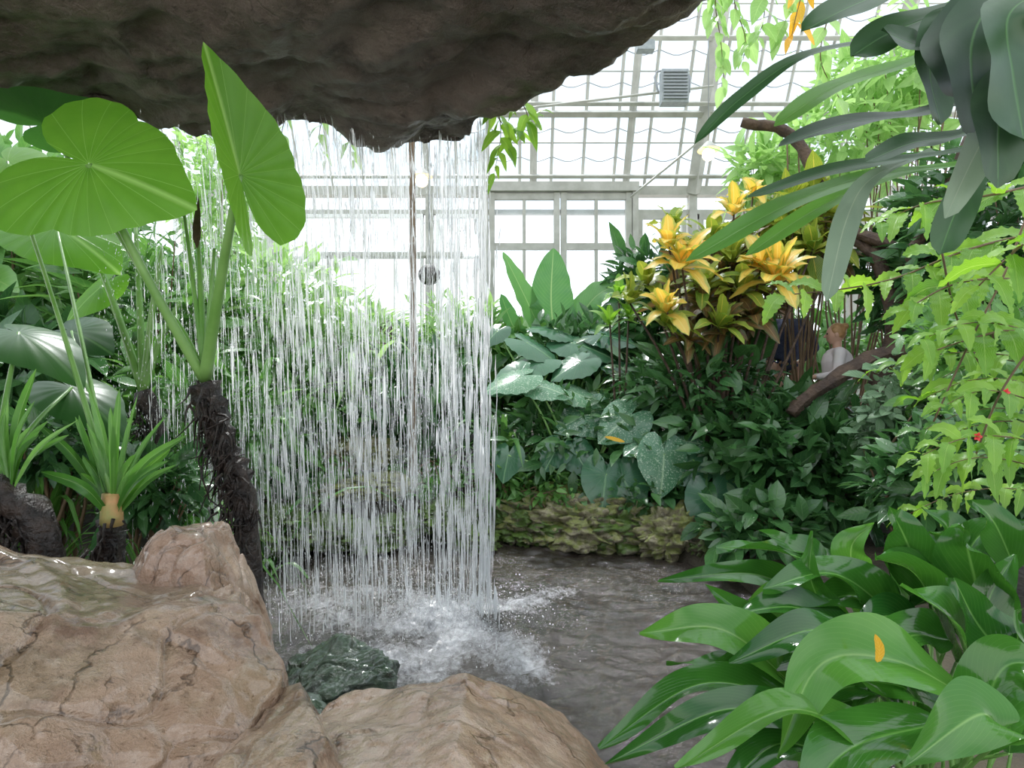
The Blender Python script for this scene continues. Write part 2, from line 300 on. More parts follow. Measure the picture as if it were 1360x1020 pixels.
# ------------------------------------------------------------ rocks
def cubesphere(n):
    a=np.tan(np.linspace(-math.pi/4,math.pi/4,n+1)); A,B=np.meshgrid(a,a); o=np.ones_like(A); Vs=[];Qs=[];k=0
    for f in ((A,B,o),(B,A,-o),(o,A,B),(-o,B,A),(B,o,A),(A,-o,B)):
        Vs.append(np.stack(f,-1).reshape(-1,3)); Qs.append(gridq(n+1,n+1)+k); k+=(n+1)**2
    V=np.concatenate(Vs);Q=np.concatenate(Qs); V/=np.linalg.norm(V,axis=1)[:,None]
    _,idx,inv=np.unique(np.round(V,5),axis=0,return_index=True,return_inverse=True)
    return V[idx],inv.reshape(-1)[Q]
def rock(name,label,c,r,seed,mat,n=22,p=3.,cuts=9,planes=(),amp=.12,rz=0.,cat='rock',group=None,dmin=.62,step=.5,fs=1.6,crack=1.,fine=1.,tilt=0.):
    V,Q=cubesphere(n); rs=np.random.default_rng(seed)
    V=V/((np.abs(V)**p).sum(1)**(1/p))[:,None]
    pl=[(nrm(rs.standard_normal(3)*[1,1,.8]),rs.uniform(dmin,.95)) for _ in range(cuts)]+[(nrm(a),b) for a,b in planes]
    for nn,d in pl:
        o=np.maximum(V@nn-d,0); V=V-nn*o[:,None]*.95
    off=Vector((seed*3.7,seed*1.3,0)); out=np.empty_like(V)
    for i,v in enumerate(V):
        q=Vector(v); w=q*fs+off
        d=noise.fractal(w,1.,2.,4)*amp*.7-crack*amp*2.6*max(0,.06-abs(noise.noise(q*1.5+off*2)))*5
        qw=q*1.7+off+Vector((noise.noise(q*2+off),noise.noise(q*2-off),noise.noise(q*2+off*2)))*.35
        ds,ps=noise.voronoi(qw); h=math.sin(ps[0].x*91.7+ps[0].y*47.3+ps[0].z*13.1)
        d+=step*amp*h*min(1,(ds[1]-ds[0])*5)
        d+=fine*(noise.noise(q*9+off)*amp*.13+noise.noise(q*22+off)*amp*.06)
        out[i]=v*(1+d)
    V=out*np.asarray(r,float)
    cs,sn=math.cos(tilt),math.sin(tilt); V=V@np.array([[cs,0,sn],[0,1,0],[-sn,0,cs]])
    cs,sn=math.cos(rz),math.sin(rz); V=V@np.array([[cs,sn,0],[-sn,cs,0],[0,0,1]])
    mb=MB(); mb.add(V+np.asarray(c),Q); c=np.asarray(c,float)
    return tag(mb.build(name,mat,origin=(c[0],c[1],c[2]-r[2]*.9)),label,cat,group)
rock('boulder','large tan boulder filling the bottom left, flat wet top and cracked face',(-1.15,1.38,.335),(.55,.44,.47),3,M['boulder'],n=96,p=6.,cuts=5,planes=[((.7,-.6,-.35),.98),((.1,-.9,.45),.95),((.25,.1,.95),.92),((.8,.55,.1),.97),((.6,-.5,.6),1.12)],amp=.055,dmin=.85,step=.9,crack=.9,fine=1.6)
rock('boulder','small upright pinkish boulder wedged behind the large tan boulder',(-.98,1.83,.52),(.2,.18,.33),8,M['pinkrock'],n=48,p=3.5,amp=.07,planes=[((.8,0,.6),.75)])
rock('boulder','small brown boulder at the left frame edge behind the big boulder',(-1.75,1.95,.47),(.2,.2,.2),18,M['pinkrock'],n=30,amp=.08)
rock('boulder','low rounded wet tan boulder at the bottom centre of the view',(-.14,1.36,.12),(.45,.34,.45),12,M['pinkrock'],n=96,p=2.8,cuts=5,amp=.04,planes=[((.5,0,.86),.8),((-.2,0,.95),.88)],dmin=.85,crack=.4,fine=1.8)
rock('boulder','brown boulder shoulder joining the bottom centre boulder on its left',(-.5,1.27,.12),(.19,.3,.43),15,M['boulder'],n=60,p=3.2,cuts=5,amp=.05,dmin=.8)
rock('wet_stone','dark green wet angular stone between the two tan boulders',(-.64,2.0,.24),(.23,.14,.13),22,M['wetgreen'],n=50,p=5,amp=.16,planes=[((-.5,-.3,.8),.55),((.2,-.6,.75),.6)],fs=2.2,tilt=.35)
rock('wet_stone','low dark green wet stone at the foot of the angular green stone',(-.7,1.7,.16),(.2,.16,.2),23,M['wetgreen'],n=36,p=3,amp=.14)
bank=[(365,702,4.35,60,20,'mossrock','low mossy stone at the left end of the far pond bank'),
(430,706,4.55,60,15,'mossrock','dark mossy bank stone behind the left half of the waterfall'),
(395,660,5.0,60,12,'mossrock','flat pale mossy slab left of the yellowish stone'),
(478,602,5.3,38,17,'lichen','yellowish lichen covered stone behind the waterfall'),
(520,642,5.2,64,11,'lichen','broad pale stone just below the yellowish lichen stone'),
(520,704,4.7,60,14,'mossrock','grey wet ledge stone behind the middle of the waterfall'),
(595,682,4.9,60,14,'mossrock','pale ledge stone behind the right of the waterfall'),
(620,716,4.7,52,16,'mossrock','bright green mossy stone at the water line right of the waterfall'),
(688,697,4.85,56,24,'mossrock','mossy rounded stone left of the long bank rock'),
(765,692,4.7,76,33,'lichen','tan craggy bank rock with a dark hollow beneath drooping leaves'),
(845,704,4.55,62,30,'mossrock','craggy yellow brown bank rock below the hanging taro leaf'),
(905,712,4.4,54,30,'lichen','mossy brown stone at the right end of the bank rocks'),
(960,722,4.2,44,26,'mossrock','small mossy stone near the right corner of the pond'),
(1215,630,3.9,60,22,'lichen','pale stone behind the lime green branches at the right'),
(75,665,3.2,60,20,'mossrock','flat mossy stone among the stalks at the left edge')]
for i,(px,py,Y,rx,ry,m,l) in enumerate(bank):
    k=Y/F; c=P(px,py,Y); rock('bank_stone',l,c,(rx*k*1.25,rx*k*.7,ry*k*1.3),40+i,M[m],n=40,p=2.2,cuts=3,amp=.34,rz=i*.4-.8,group='stones along the pond edge',step=.3,fs=4.2,fine=3.,dmin=.75)
# rock overhang
def remesh(o,vox,smooth=0):
    m=o.modifiers.new('r','REMESH'); m.mode='VOXEL'; m.voxel_size=vox
    if smooth: q=o.modifiers.new('s','SMOOTH'); q.iterations=smooth; q.factor=.5
    dg=bpy.context.evaluated_depsgraph_get(); me=bpy.data.meshes.new_from_object(o.evaluated_get(dg)); o.modifiers.clear()
    mats=list(o.data.materials); o.data=me; me.materials.clear()
    for a in mats: me.materials.append(a)
    me.polygons.foreach_set('use_smooth',[True]*len(me.polygons)); return o
lip=[(-140,105),(0,128),(100,156),(200,180),(270,190),(340,180),(400,176),(480,192),(560,206),(615,205),(640,176),(705,142),(800,96),(885,44),(985,0),(1050,-60)]
pl=[((px-680)/F*(F*1.25/(510-py)),F*1.25/(510-py)) for px,py in lip]+[(.75,1.2),(0,.75),(-1.5,.55),(-3.6,.8),(-3.6,2.1)]
bm=bmesh.new(); vs=[bm.verts.new((x,y,2.58)) for x,y in pl]; f=bm.faces.new(vs)
e=bmesh.ops.extrude_face_region(bm,geom=[f]); bmesh.ops.translate(bm,vec=(0,0,.7),verts=[v for v in e['geom'] if isinstance(v,bmesh.types.BMVert)])
bmesh.ops.create_cube(bm,size=1.,matrix=Matrix.Translation((-3.5,1.3,1.4))@Matrix.Diagonal((.9,1.4,2.8,1)))
bmesh.ops.recalc_face_normals(bm,faces=bm.faces)
me=bpy.data.meshes.new('rock_overhang'); bm.to_mesh(me); bm.free(); me.materials.append(M['cliff'])
o=bpy.data.objects.new('rock_overhang',me); C.objects.link(o); remesh(o,.022,3)
me=o.data; n=len(me.vertices); co=np.empty(n*3,np.float32); me.vertices.foreach_get('co',co); co=co.reshape(-1,3)
no=np.array([v.normal[:] for v in me.vertices])
for i in range(n):
    q=Vector(co[i].tolist()); w=Vector((q.x*1.3,q.y*2.0+q.x*.6,q.z*2))
    d=.10*noise.fractal(w,1.,2.,6)-.08*max(0,.12-abs(noise.noise(w*1.1+Vector((5,0,0)))))*2+.06*noise.noise(w*.6)+.016*noise.noise(q*11)+.011*noise.noise(q*26)
    ds,ps=noise.voronoi(w*1.6); d+=.04*math.sin(ps[0].x*91.7+ps[0].y*47.3)*min(1,(ds[1]-ds[0])*5)
    edge=1.0 if no[i][2]<-.6 else .45
    co[i]+=no[i]*d*edge
me.vertices.foreach_set('co',co.reshape(-1)); me.update()
tag(o,'dark wet rock overhang across the top left that the waterfall drips from','rock')
# ------------------------------------------------------------ waterfall
mb=MB()
def strand(x,y,z0,L,r,flat=1.,op=.8):
    k=6; zz=np.linspace(z0,z0-L,k); rad=r*np.array([.12,.6,1,.9,.6,.12])*rng.uniform(.75,1.2,k); th=np.linspace(0,2*math.pi,5)
    V=np.stack([x+rng.normal(0,.0012,k)[:,None]+flat*rad[:,None]*np.cos(th),y(zz)[:,None]+rad[:,None]*np.sin(th),np.broadcast_to(zz[:,None],(k,5))],-1)
    mb.add(V.reshape(-1,3),gridq(k,5),None,op)
def stream(px,dens,v,r0,zt=2.62,zend=0.,lmul=1.,spread=1.,flat=1.,op=.8):
    py=np.interp(px,[a for a,b in lip],[b for a,b in lip]); Y0=F*1.25/(510-py)-.04
    x=(px-680)/F*Y0; y0=Y0+rng.uniform(-.14,.05)
    y=lambda z: y0+v*np.sqrt(2*np.maximum(zt-z,0)/9.8)
    z=zt-rng.uniform(0,.1); dx=0.
    zend=zend+(rng.random()<.25)*rng.uniform(0,1.2)
    gapf=rng.uniform(.8,2.2)
    while z>zend+.03:
        fall=(zt-z)
        L=min(rng.exponential(.09)+.02+.05*fall,.42)*lmul
        L=min(L,z-zend+.02); dx+=rng.normal(0,.004)*spread
        dd=dens*(.6+.8*(.5+.5*math.sin(fall*gapf*3+px)))
        if rng.random()<dd: strand(x+dx+rng.normal(0,.002+.02*spread*fall/2.6),y,z,L,r0*np.exp(rng.normal(-.15,.5)),flat,min(1,op*rng.uniform(.4,1.2)))
        z-=L*rng.uniform(.5,1.5)
for i in range(22):
    c=rng.uniform(340,560)
    for j in range(rng.integers(3,9)): stream(rng.normal(c,10),.5,rng.uniform(.1,.9),.0024)
for i in range(60): stream(rng.uniform(330,560),.35,rng.uniform(.1,1.),.0019,op=.7)
for i in range(13):
    c=rng.normal(585,32)
    for j in range(rng.integers(4,10)): stream(rng.normal(c,7),.5,rng.uniform(.1,.8),.0029,op=.95)
for i in range(22): stream(rng.normal(638,6),.7,.55+rng.uniform(-.15,.15),.0046,lmul=1.4,op=1.)
for i in range(16): stream(rng.normal(616,10),.65,.5+rng.uniform(-.2,.3),.0038,lmul=1.3,op=.95)
for i in range(9): stream(rng.normal(537,14),.6,.5+rng.uniform(-.2,.3),.0034,lmul=1.2)
for i in range(10): stream(rng.normal(480,12),.6,.4+rng.uniform(-.2,.3),.0033)
for i in range(10): stream(rng.normal(437,10),.6,.4+rng.uniform(-.2,.3),.003)
for i in range(190): stream(rng.uniform(340,645),.55,rng.uniform(.1,.9),.0036,lmul=1.8,op=.22,spread=1.4)   # soft thin veils
for i in range(90): stream(rng.uniform(200,360),.5,rng.uniform(.1,.7),.003,lmul=1.6,op=.2,spread=1.8,zend=.1)
for i in range(10): stream(rng.uniform(570,645),.7,.4,.003,zend=1.3,lmul=2.2,flat=3.,op=.35)   # thin films near the lip
for i in range(6): stream(rng.uniform(400,560),.6,.4,.0028,zend=1.5,lmul=2.,flat=3.,op=.3)
for i in range(150): stream(rng.uniform(180,420),.32,rng.uniform(.0,.7),.0019,zend=.15,op=.8,spread=1.8)
for i in range(1500):   # splash droplets
    cx,cy=random.choice([(-.2,3.15),(-.6,3.2),(-.35,3.1),(-.9,3.2),(-.2,2.9)]); a=rng.uniform(0,6.28); rr=abs(rng.normal(0,.26)); h=abs(rng.normal(0,.12))*math.exp(-rr*2)
    s=rng.uniform(.0012,.0034); sphere(mb,(cx+rr*math.cos(a),cy+rr*math.sin(a),.02+h),(s,s,s*1.6),4,5,.8)
for i in range(14000):   # fine drops drifting between the streams
    px=rng.uniform(130,650); Y=rng.uniform(2.7,3.7); z=rng.uniform(.05,2.5); s=rng.uniform(.0006,.002); L=s*rng.uniform(2,14)
    strand((px-680)/F*Y,lambda q,Y=Y:np.full(len(q),Y),z,L,s)
tag(mb.build('waterfall',M['fall'],origin=(-.5,3.1,0)),'sparse curtain of falling water strands and drops below the rock overhang','waterfall',kind='stuff')
# ------------------------------------------------------------ greenhouse
WY=9.; WZ=4.34
def wbox(mb,x0,x1,z0,z1,t=.06,y=WY): box(mb,((x0+x1)/2,y,(z0+z1)/2),(abs(x1-x0),t,abs(z1-z0)))
mb=MB(); wbox(mb,-9,9,0.,.9,.25)
for x in (-8.9,-6.4,-3.8,-1.3,2.85,5.4,8.9): box(mb,(x,WY,WZ/2),(.12,.14,WZ))
wbox(mb,-9,9,WZ-.07,WZ+.07,.16); wbox(mb,-9,9,3.98,4.05,.08)
tag(mb.build('wall_back',M['white'],smooth=False),kind='structure')
def window(i,x0,x1,z0,z1,nx,rails,w=.07,bar=.03,mt='white'):
    mb=MB()
    wbox(mb,x0,x1,z1-w,z1,.085);wbox(mb,x0,x1,z0,z0+w,.085);wbox(mb,x0,x0+w,z0,z1,.1);wbox(mb,x1-w,x1,z0,z1,.1)
    for j in range(1,nx): x=x0+(x1-x0)*j/nx; wbox(mb,x-bar/2,x+bar/2,z0,z1,.05)
    for z in rails: wbox(mb,x0,x1,z-bar,z+bar,.06)
    o=tag(mb.build('window_%d'%i,M[mt],smooth=False),kind='structure')
    g=MB(); g.add([[x0,WY+.03,z0],[x1,WY+.03,z0],[x1,WY+.03,z1],[x0,WY+.03,z1]],[[0,1,2,3]]); g.build('pane',M['glass'],o,smooth=False)
window(1,-8.8,-6.5,.9,3.98,5,[2.2,3.3],mt='bright');window(2,-6.3,-3.9,.9,3.98,5,[2.2,3.3],mt='bright')
window(3,-3.7,-1.4,.9,3.98,5,[2.4,3.3],.05,.018,'bright');window(4,-1.2,-.46,.9,3.98,2,[2.2,3.3],.05,.018,'bright')  # bars also thinned so they seem to dissolve in glare
window(6,1.99,2.75,.9,3.98,2,[2.3,3.2]);window(7,2.95,5.3,.9,3.98,6,[2.3,3.2]);window(8,5.5,8.8,.9,3.98,7,[2.3,3.2])
mb=MB()
for (a,b) in ((-.36,.74),(.76,1.86)):
    wbox(mb,a,a+.09,.9,4.27,.1,8.86); wbox(mb,b-.09,b,.9,4.27,.1,8.86)
    for z0,z1 in ((4.17,4.26),(3.39,3.49),(.95,1.05),(2.2,2.25)): wbox(mb,a+.01,b-.01,z0,z1,.08,8.86)
    wbox(mb,(a+b)/2-.025,(a+b)/2+.025,.92,4.25,.06,8.86)
wbox(mb,-.46,1.96,4.28,4.42,.22,8.86); wbox(mb,-.46,-.37,.9,4.3,.14,8.86); wbox(mb,1.87,1.96,.9,4.3,.14,8.86)
o=tag(mb.build('window_5',M['white'],smooth=False),kind='structure')
g=MB(); g.add([[-.36,8.88,.9],[1.86,8.88,.9],[1.86,8.88,4.28],[-.36,8.88,4.28]],[[0,1,2,3]]); g.build('pane',M['glass'],o,smooth=False)
mb=MB(); wbox(mb,-2.9,-.75,3.24,3.3,.2,8.7); box(mb,(-2.8,8.7,1.75),(.05,.05,3.1)); box(mb,(-.85,8.7,1.75),(.05,.05,3.1))
tag(mb.build('window_rail',M['white'],smooth=False),'horizontal rail running across the bright windows behind the waterfall','rail')
def RF(x,k,off=0): return np.array([x,WY-1.45*k,WZ+2.5*k])+np.array([0,-.865,-.5])*off
mb=MB()
def rbar(x0,k0,x1,k1,w,off=0): tube(mb,[RF(x0,k0,off),RF(x1,k1,off)],w,2,4)
for i in range(37): x=-8.7+.49*i; rbar(x,0,x,2.6,.024 if x>-1 else .014)  # roof bars drawn thinner on the left, imitating glare
for x in (-6.4,-3.8,-1.3): rbar(x,0,x,2.6,.03,.05)
for x in (.33,1.78): rbar(x,0,x,2.6,.055,.05)
for x in (2.85,5.4): rbar(x,0,x,2.6,.11,.08)
for k,w,of in ((.09,.035,.15),(.39,.055,.1),(.44,.035,.25),(.72,.04,.1),(1.1,.05,.1),(1.8,.05,.1),(2.6,.1,0)): rbar(-9,k,9,k,w,of)
for x0,k0,x1,k1 in ((.1,.42,2.8,.52),(1.8,.0,2.8,.3)): rbar(x0,k0,x1,k1,.02,.4)
for k in (.25,.58,.86): rbar(-.5,k,9,k,.012)
ceil=tag(mb.build('ceiling',M['white'],smooth=False),kind='structure')
mb=MB(); a,b,c,d=RF(-9,0),RF(9,0),RF(9,2.6),RF(-9,2.6); mb.add([a,b,c,d],[[0,1,2,3]]); mb.build('roof_glass',M['glass'],ceil,smooth=False)
mb=MB()
for i in range(16,36):
    for k in (.17,.31,.52,.66,.8,1.0,1.4,1.7,2.0,2.3):
        x=-8.7+.49*i
        tube(mb,[RF(x+.02,k+.01,.02),RF(x+.245,k-.012,.02),RF(x+.47,k+.01,.02)],.0075,6,4)
mb.build('glass_lap',M['grey'],ceil)
for nm,sx in (('wall_left',-9),('wall_right',9)):
    mb=MB(); box(mb,(sx,3.5,.45),(.2,11,.9))
    for j in range(12): box(mb,(sx,-2+j,2.6),(.06,.06,3.5))
    for z in (1.9,3.1,4.3): box(mb,(sx,3.5,z),(.07,11,.07))
    tag(mb.build(nm,M['white'],smooth=False),kind='structure')
c=P(895,117,7.3)
t=thing('floodlight','grey ribbed floodlight mounted high on the glass roof','light',c)
mb=MB(); box(mb,c,(.34,.14,.42)); mb.build('housing',M['lamp'],t,smooth=False)
mb=MB()
for i in range(9): box(mb,c+np.array([0,-.085,-.17+.042*i]),(.3,.03,.014))
mb.build('fins',M['grey'],t,smooth=False)
mb=MB(); tube(mb,[c+[-.2,0,-.05],c+[-.2,.1,.26],c+[.2,.1,.26],c+[.2,0,-.05]],.014,10,5); tube(mb,[c+[0,.05,.22],c+[0,.9,.5]],.012,3,5); mb.build('bracket',M['grey'],t)
c=P(857,62,7.3)
t=thing('floodlight','small grey floodlight above and left of the ribbed one','light',c)
mb=MB(); box(mb,c,(.22,.12,.12)); mb.build('housing',M['lamp'],t,smooth=False); mb=MB(); tube(mb,[c,c+[0,.3,.3]],.012,3,5); mb.build('bracket',M['grey'],t)
for px,py,l in ((560,240,'glowing warm lamp hanging behind the waterfall'),(941,205,'glowing warm lamp hanging above the orange croton')):
    c=P(px,py,7.2); t=thing('hanging_lamp',l,'lamp',c,'warm hanging lamps')
    mb=MB(); sphere(mb,c,.08); mb.build('bulb',M['bulb'],t); mb=MB(); tube(mb,[c+[0,0,.05],c+[0,0,.16]],[.14,.03],4,14,cap=False); mb.build('lamp_shade',M['white'],t)
    mb=MB(); tube(mb,[c+[0,0,.15],c+[0,0,3.3]],.006,3,4); mb.build('cord',M['grey'],t)
# ------------------------------------------------------------ shrubs
def shrub(name,label,px,py,Y,rx,ry,n,L,w,shape,mat,dep=.75,cat='shrub',group=None,droop=.25,stem='twig',updir=.0):
    k=Y/F; c=P(px,py,Y); R=np.array([rx*k,rx*k*dep,ry*k]); b=G(px,Y)
    t=thing(name,label,cat,b,group)
    d=rng.standard_normal((n,3)); d/=np.linalg.norm(d,axis=1)[:,None]
    lump=np.array([1+.45*noise.noise(Vector((a*2.+[px*.01,py*.02,Y])).to_3d()) for a in d])
    r=rng.random(n)**.45*lump
    pos=c+d*R*r[:,None]
    g=gh(pos[:,0],pos[:,1])
    if ry<40: pos[:,2]=np.maximum(pos[:,2],np.maximum(g,0)+rng.uniform(.03,.12,n))
    ok=(pos[:,2]>g+.02)&(sdf(pos[:,0],pos[:,1])>-.15)&(pos[:,1]<8.5); pos=pos[ok];d=d[ok]; m=len(pos)
    D=d*.8+rng.standard_normal((m,3))*.55+np.array([0,0,updir]); Nn=np.array([0,-.25,1.])+rng.standard_normal((m,3))*.45+d*.3
    mb=MB(); T=heart_tpl(width=w,na=12,rings=3,droop=droop,wave=0) if shape=='heart' else tpl(shape,w,4,2,droop)
    batch(mb,T,pos,D,Nn,L*np.exp(rng.normal(-.1,.38,m))); mb.build('foliage',mat,t)
    mb=MB()
    for i in range(14):
        e=pos[rng.integers(m)]; mdl=(b+e)/2+rng.normal(0,.06,3)+np.array([0,0,.1]); bb=b+np.array([rng.normal(0,.06),rng.normal(0,.05),-.02])
        tube(mb,[bb,mdl,e],[.014,.004],8,5)
    mb.build('stem',M[stem],t); return t
S=[
('leafy_shrub','dense mid green shrub filling the upper left edge behind the giant leaf',30,330,5.2,170,130,1300,.22,.22,'oval','mid'),
('leafy_shrub','tall dark shrub behind the stalks of the upright giant leaf',200,440,4.9,150,115,1100,.24,.13,'lance','mid'),
('feathery_tree','small pale green tree seen between the two giant leaves',290,265,6.3,65,110,1300,.12,.2,'lance','light'),
('leafy_shrub','bright shrub behind the left strands of the waterfall',350,410,5.8,100,85,1300,.18,.16,'lance','light'),
('fern_shrub','light feathery shrub left of the bamboo pole',455,455,6.2,95,55,1500,.13,.14,'lance','light'),
('leafy_shrub','dark shrub low at the left frame edge behind the stalks',40,520,4.2,140,110,1300,.2,.2,'lance','dark'),
('leafy_shrub','deep green undergrowth shrub behind the twin dark trunks',220,570,4.3,150,95,1500,.18,.16,'lance','mid'),
('leafy_shrub','small dark bush between the left edge stalks and the cut stump',70,590,2.9,80,50,700,.1,.2,'lance','dark'),
('leafy_shrub','small dark bush between the cut stump and the fibrous trunk',205,650,2.9,60,45,600,.09,.2,'lance','dark'),
('leafy_shrub','low dark shrub above the yellowish lichen stone',400,535,5.6,120,60,1000,.22,.15,'lance','mid'),
('leafy_shrub','dark bush behind the middle of the waterfall at bank level',545,530,5.9,110,60,1000,.22,.17,'lance','dark'),
('leafy_shrub','pale bush right of the bamboo pole behind the waterfall',605,450,6.8,75,55,1100,.12,.18,'lance','light'),
('leafy_shrub','mid green bush left of the bamboo pole near the windows',500,480,7.,90,50,1100,.15,.2,'oval','mid'),
('broadleaf_shrub','dark broadleaf shrub left of the banana plant',655,490,6.6,70,60,900,.18,.22,'oval','mid'),
('leafy_shrub','dark bush under the banana leaves',770,480,6.2,90,55,1200,.17,.18,'lance','dark'),
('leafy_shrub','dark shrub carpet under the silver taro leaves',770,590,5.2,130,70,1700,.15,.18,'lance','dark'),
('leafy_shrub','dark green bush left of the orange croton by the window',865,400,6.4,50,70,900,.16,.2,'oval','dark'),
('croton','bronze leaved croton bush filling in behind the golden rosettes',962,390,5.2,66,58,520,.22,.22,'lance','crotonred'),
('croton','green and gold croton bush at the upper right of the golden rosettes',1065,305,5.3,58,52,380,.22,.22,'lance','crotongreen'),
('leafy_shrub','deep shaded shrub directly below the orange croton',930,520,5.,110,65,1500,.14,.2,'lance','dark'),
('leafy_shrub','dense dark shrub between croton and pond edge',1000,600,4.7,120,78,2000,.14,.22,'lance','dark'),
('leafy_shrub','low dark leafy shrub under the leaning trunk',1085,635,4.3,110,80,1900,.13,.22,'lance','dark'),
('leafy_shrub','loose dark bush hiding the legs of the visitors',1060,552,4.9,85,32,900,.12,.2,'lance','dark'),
('round_leaf_shrub','shrub of small round grey green leaves right of the leaning trunk',1195,560,3.7,56,85,900,.07,.36,'oval','silver'),
('leafy_shrub','reddish brown and green thicket right of the croton',1215,360,5.,70,90,1300,.14,.18,'lance','dark'),
('leafy_shrub','tall green thicket behind the lime branches at the right edge',1310,340,4.4,115,160,2200,.15,.2,'lance','dark'),
('leafy_shrub','mid green foliage at the right edge below the staghorn fern',1320,480,3.4,110,110,1300,.11,.2,'lance','mid'),
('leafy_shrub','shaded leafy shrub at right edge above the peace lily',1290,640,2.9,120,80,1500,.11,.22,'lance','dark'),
('feathery_tree','pale green tree top above the croton and staghorn tips',1120,190,6.2,110,60,900,.2,.15,'lance','light'),
('feathery_tree','thin pale green tree just above the highest croton leaves',1020,225,5.9,55,42,420,.2,.16,'lance','light'),
('feathery_tree','pale leafy treetop high at right behind the staghorn fern',1200,90,6.,90,60,700,.2,.16,'lance','light'),
('leafy_shrub','low broad leaved ground cover at the right corner of the pond',1020,705,3.9,80,35,500,.14,.25,'oval','dark'),
('leafy_shrub','tiny leaved green groundcover between the bank ledge stones',570,645,5.2,60,14,700,.06,.3,'oval','mid'),
('leafy_shrub','small dark plant hugging the left end of the far bank',360,640,4.8,50,30,600,.08,.25,'lance','dark'),
('leafy_shrub','leafy groundcover between the flat slab and the yellowish stone',425,625,5.1,50,22,600,.08,.22,'lance','mid'),
('leafy_shrub','small grassy plant over the rounded mossy stone',680,640,4.9,50,34,600,.1,.14,'lance','mid'),
('leafy_shrub','low creeping plant above the craggy yellow brown rock',850,650,4.7,80,28,900,.08,.25,'lance','dark'),
('leafy_shrub','creeping green plant spilling over the tan bank rock',740,650,4.75,60,24,600,.07,.25,'lance','mid'),
('leafy_shrub','small leafy plant at the foot of the leaning twin trunks',330,690,3.9,50,50,500,.09,.2,'lance','mid'),
('leafy_shrub','far green hedge behind the two visitors',1090,470,7.6,170,60,1800,.18,.2,'lance','mid',.3),
('leafy_shrub','far green hedge behind the purple clad visitor',470,500,7.8,240,45,2200,.2,.2,'lance','mid',.25),
('leafy_shrub','far dark hedge below the white casement window',760,500,7.8,190,55,2000,.2,.2,'lance','dark',.25),
('leafy_shrub','far tall hedge behind the left foliage',120,430,7.5,230,100,2200,.22,.2,'lance','dark',.25),
]
for s in S: shrub(*s[:11],M[s[11]],*s[12:])
# ------------------------------------------------------------ giant elephant ears (left)
def stalk(mb,a,b,r0,r1,bow=.06):
    a=np.asarray(a);b=np.asarray(b); m=(a+b)/2+np.array([0,0,bow]); tube(mb,[a,m,b],[r0,(r0+r1)/2,r1],12,8)
def bigleaf(t,at,tip,nor,mat,base,r0=.022,r1=.012,bow=.03,**kw):
    kw.setdefault('wave',.006)
    mb=MB(); heart(mb,at,tip,nor,na=88,rings=12,**kw); mb.build('leaf',mat,t)
    mb=MB(); stalk(mb,base,at,r0,r1,bow); mb.build('leaf_stalk',M['stem'],t)
def fibres(t,a0,a1,n,sp,Y):
    mb=MB()
    for i in range(n):
        f=rng.random(); a=np.asarray(a0)*(1-f)+np.asarray(a1)*f+rng.normal(0,sp*.5,3)+[0,-sp*.5,0]
        tube(mb,[a,a+rng.normal(0,.018,3)-[0,0,.05],a+rng.normal(0,.03,3)-[0,0,rng.uniform(.06,.16)]],[.007,.002],5,4)
    mb.build('trunk_fibres',M['darktrunk'],t)
crown=P(272,505,2.35)
t=thing('elephant_ear','giant elephant ear plant with two huge leaves reaching the rock overhang','plant',G(310,2.35))
bigleaf(t,P(118,218,2.0),P(248,262,1.95),(.1,-.93,.3),M['giant'],crown,bow=-.02,back=1.65,width=1.15,cup=.25,droop=.2,wave=.01,nv=11)
bigleaf(t,P(318,232,1.95),P(272,55,1.78),(.95,-.36,.05),M['giant'],crown,r0=.026,bow=.02,back=1.3,width=.8,cup=-.1,droop=.05,wave=.012,nv=11,fold=.5)
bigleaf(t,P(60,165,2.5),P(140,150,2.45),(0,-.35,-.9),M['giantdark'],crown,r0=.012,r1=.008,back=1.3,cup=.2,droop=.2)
for tp,w in (((262,300,2.5),.02),((285,330,2.4),.016),((232,420,2.4),.018),((240,250,2.5),.012)):
    mb=MB(); stalk(mb,crown,P(*tp),w,.006,.02); mb.build('leaf_stalk',M['stem'],t)
mb=MB(); leaf(mb,PP([(262,330,2.45),(262,300,2.45),(264,262,2.45)]),.018,up=(0,-1,0)); mb.build('dried_bud',M['wood'],t)
mb=MB(); tube(mb,[G(345,2.35)-[0,0,.05],P(325,680,2.33),P(300,600,2.35),P(272,510,2.35)],[.055,.045,.045,.055],30,14,.2); mb.build('trunk',M['darktrunk'],t)
fibres(t,P(330,700,2.33),P(275,515,2.33),170,.06,2.3)
t=thing('elephant_ear','elephant ear with a pale cut stump and splayed green stalks at lower left','plant',G(150,2.2))
mb=MB(); tube(mb,[G(150,2.2)-[0,0,.05],P(146,740,2.2),P(148,690,2.2)],[.05,.045,.04],12,12,.2); mb.build('trunk',M['darktrunk'],t)
mb=MB(); tube(mb,[P(148,698,2.19),P(149,655,2.19)],[.04,.034],4,12); mb.build('cut_stump',M['cut'],t)
for i in range(20):
    a=rng.uniform(-.9,.9); L=rng.uniform(80,230)*(1-.3*abs(a)); x1=150+math.sin(a)*L*.45; y1=685-math.cos(a)*L*.55; x2=150+math.sin(a)*L*.95+rng.normal(0,8); y2=685-math.cos(a)*L*(1-.15*abs(a))
    Y=2.2+rng.normal(0,.08); mb=MB(); leaf(mb,PP([(150,690,2.2),(x1,y1,Y),(x2,y2,Y)]),rng.uniform(4.5,7.5)*2.2/F,'strap' if i%3 else 'lance',up=(rng.normal(0,.3),-1,.3),fold=.5,wave=.04); mb.build('leaf_sheath',M['strap' if i%3 else 'mid'],t)
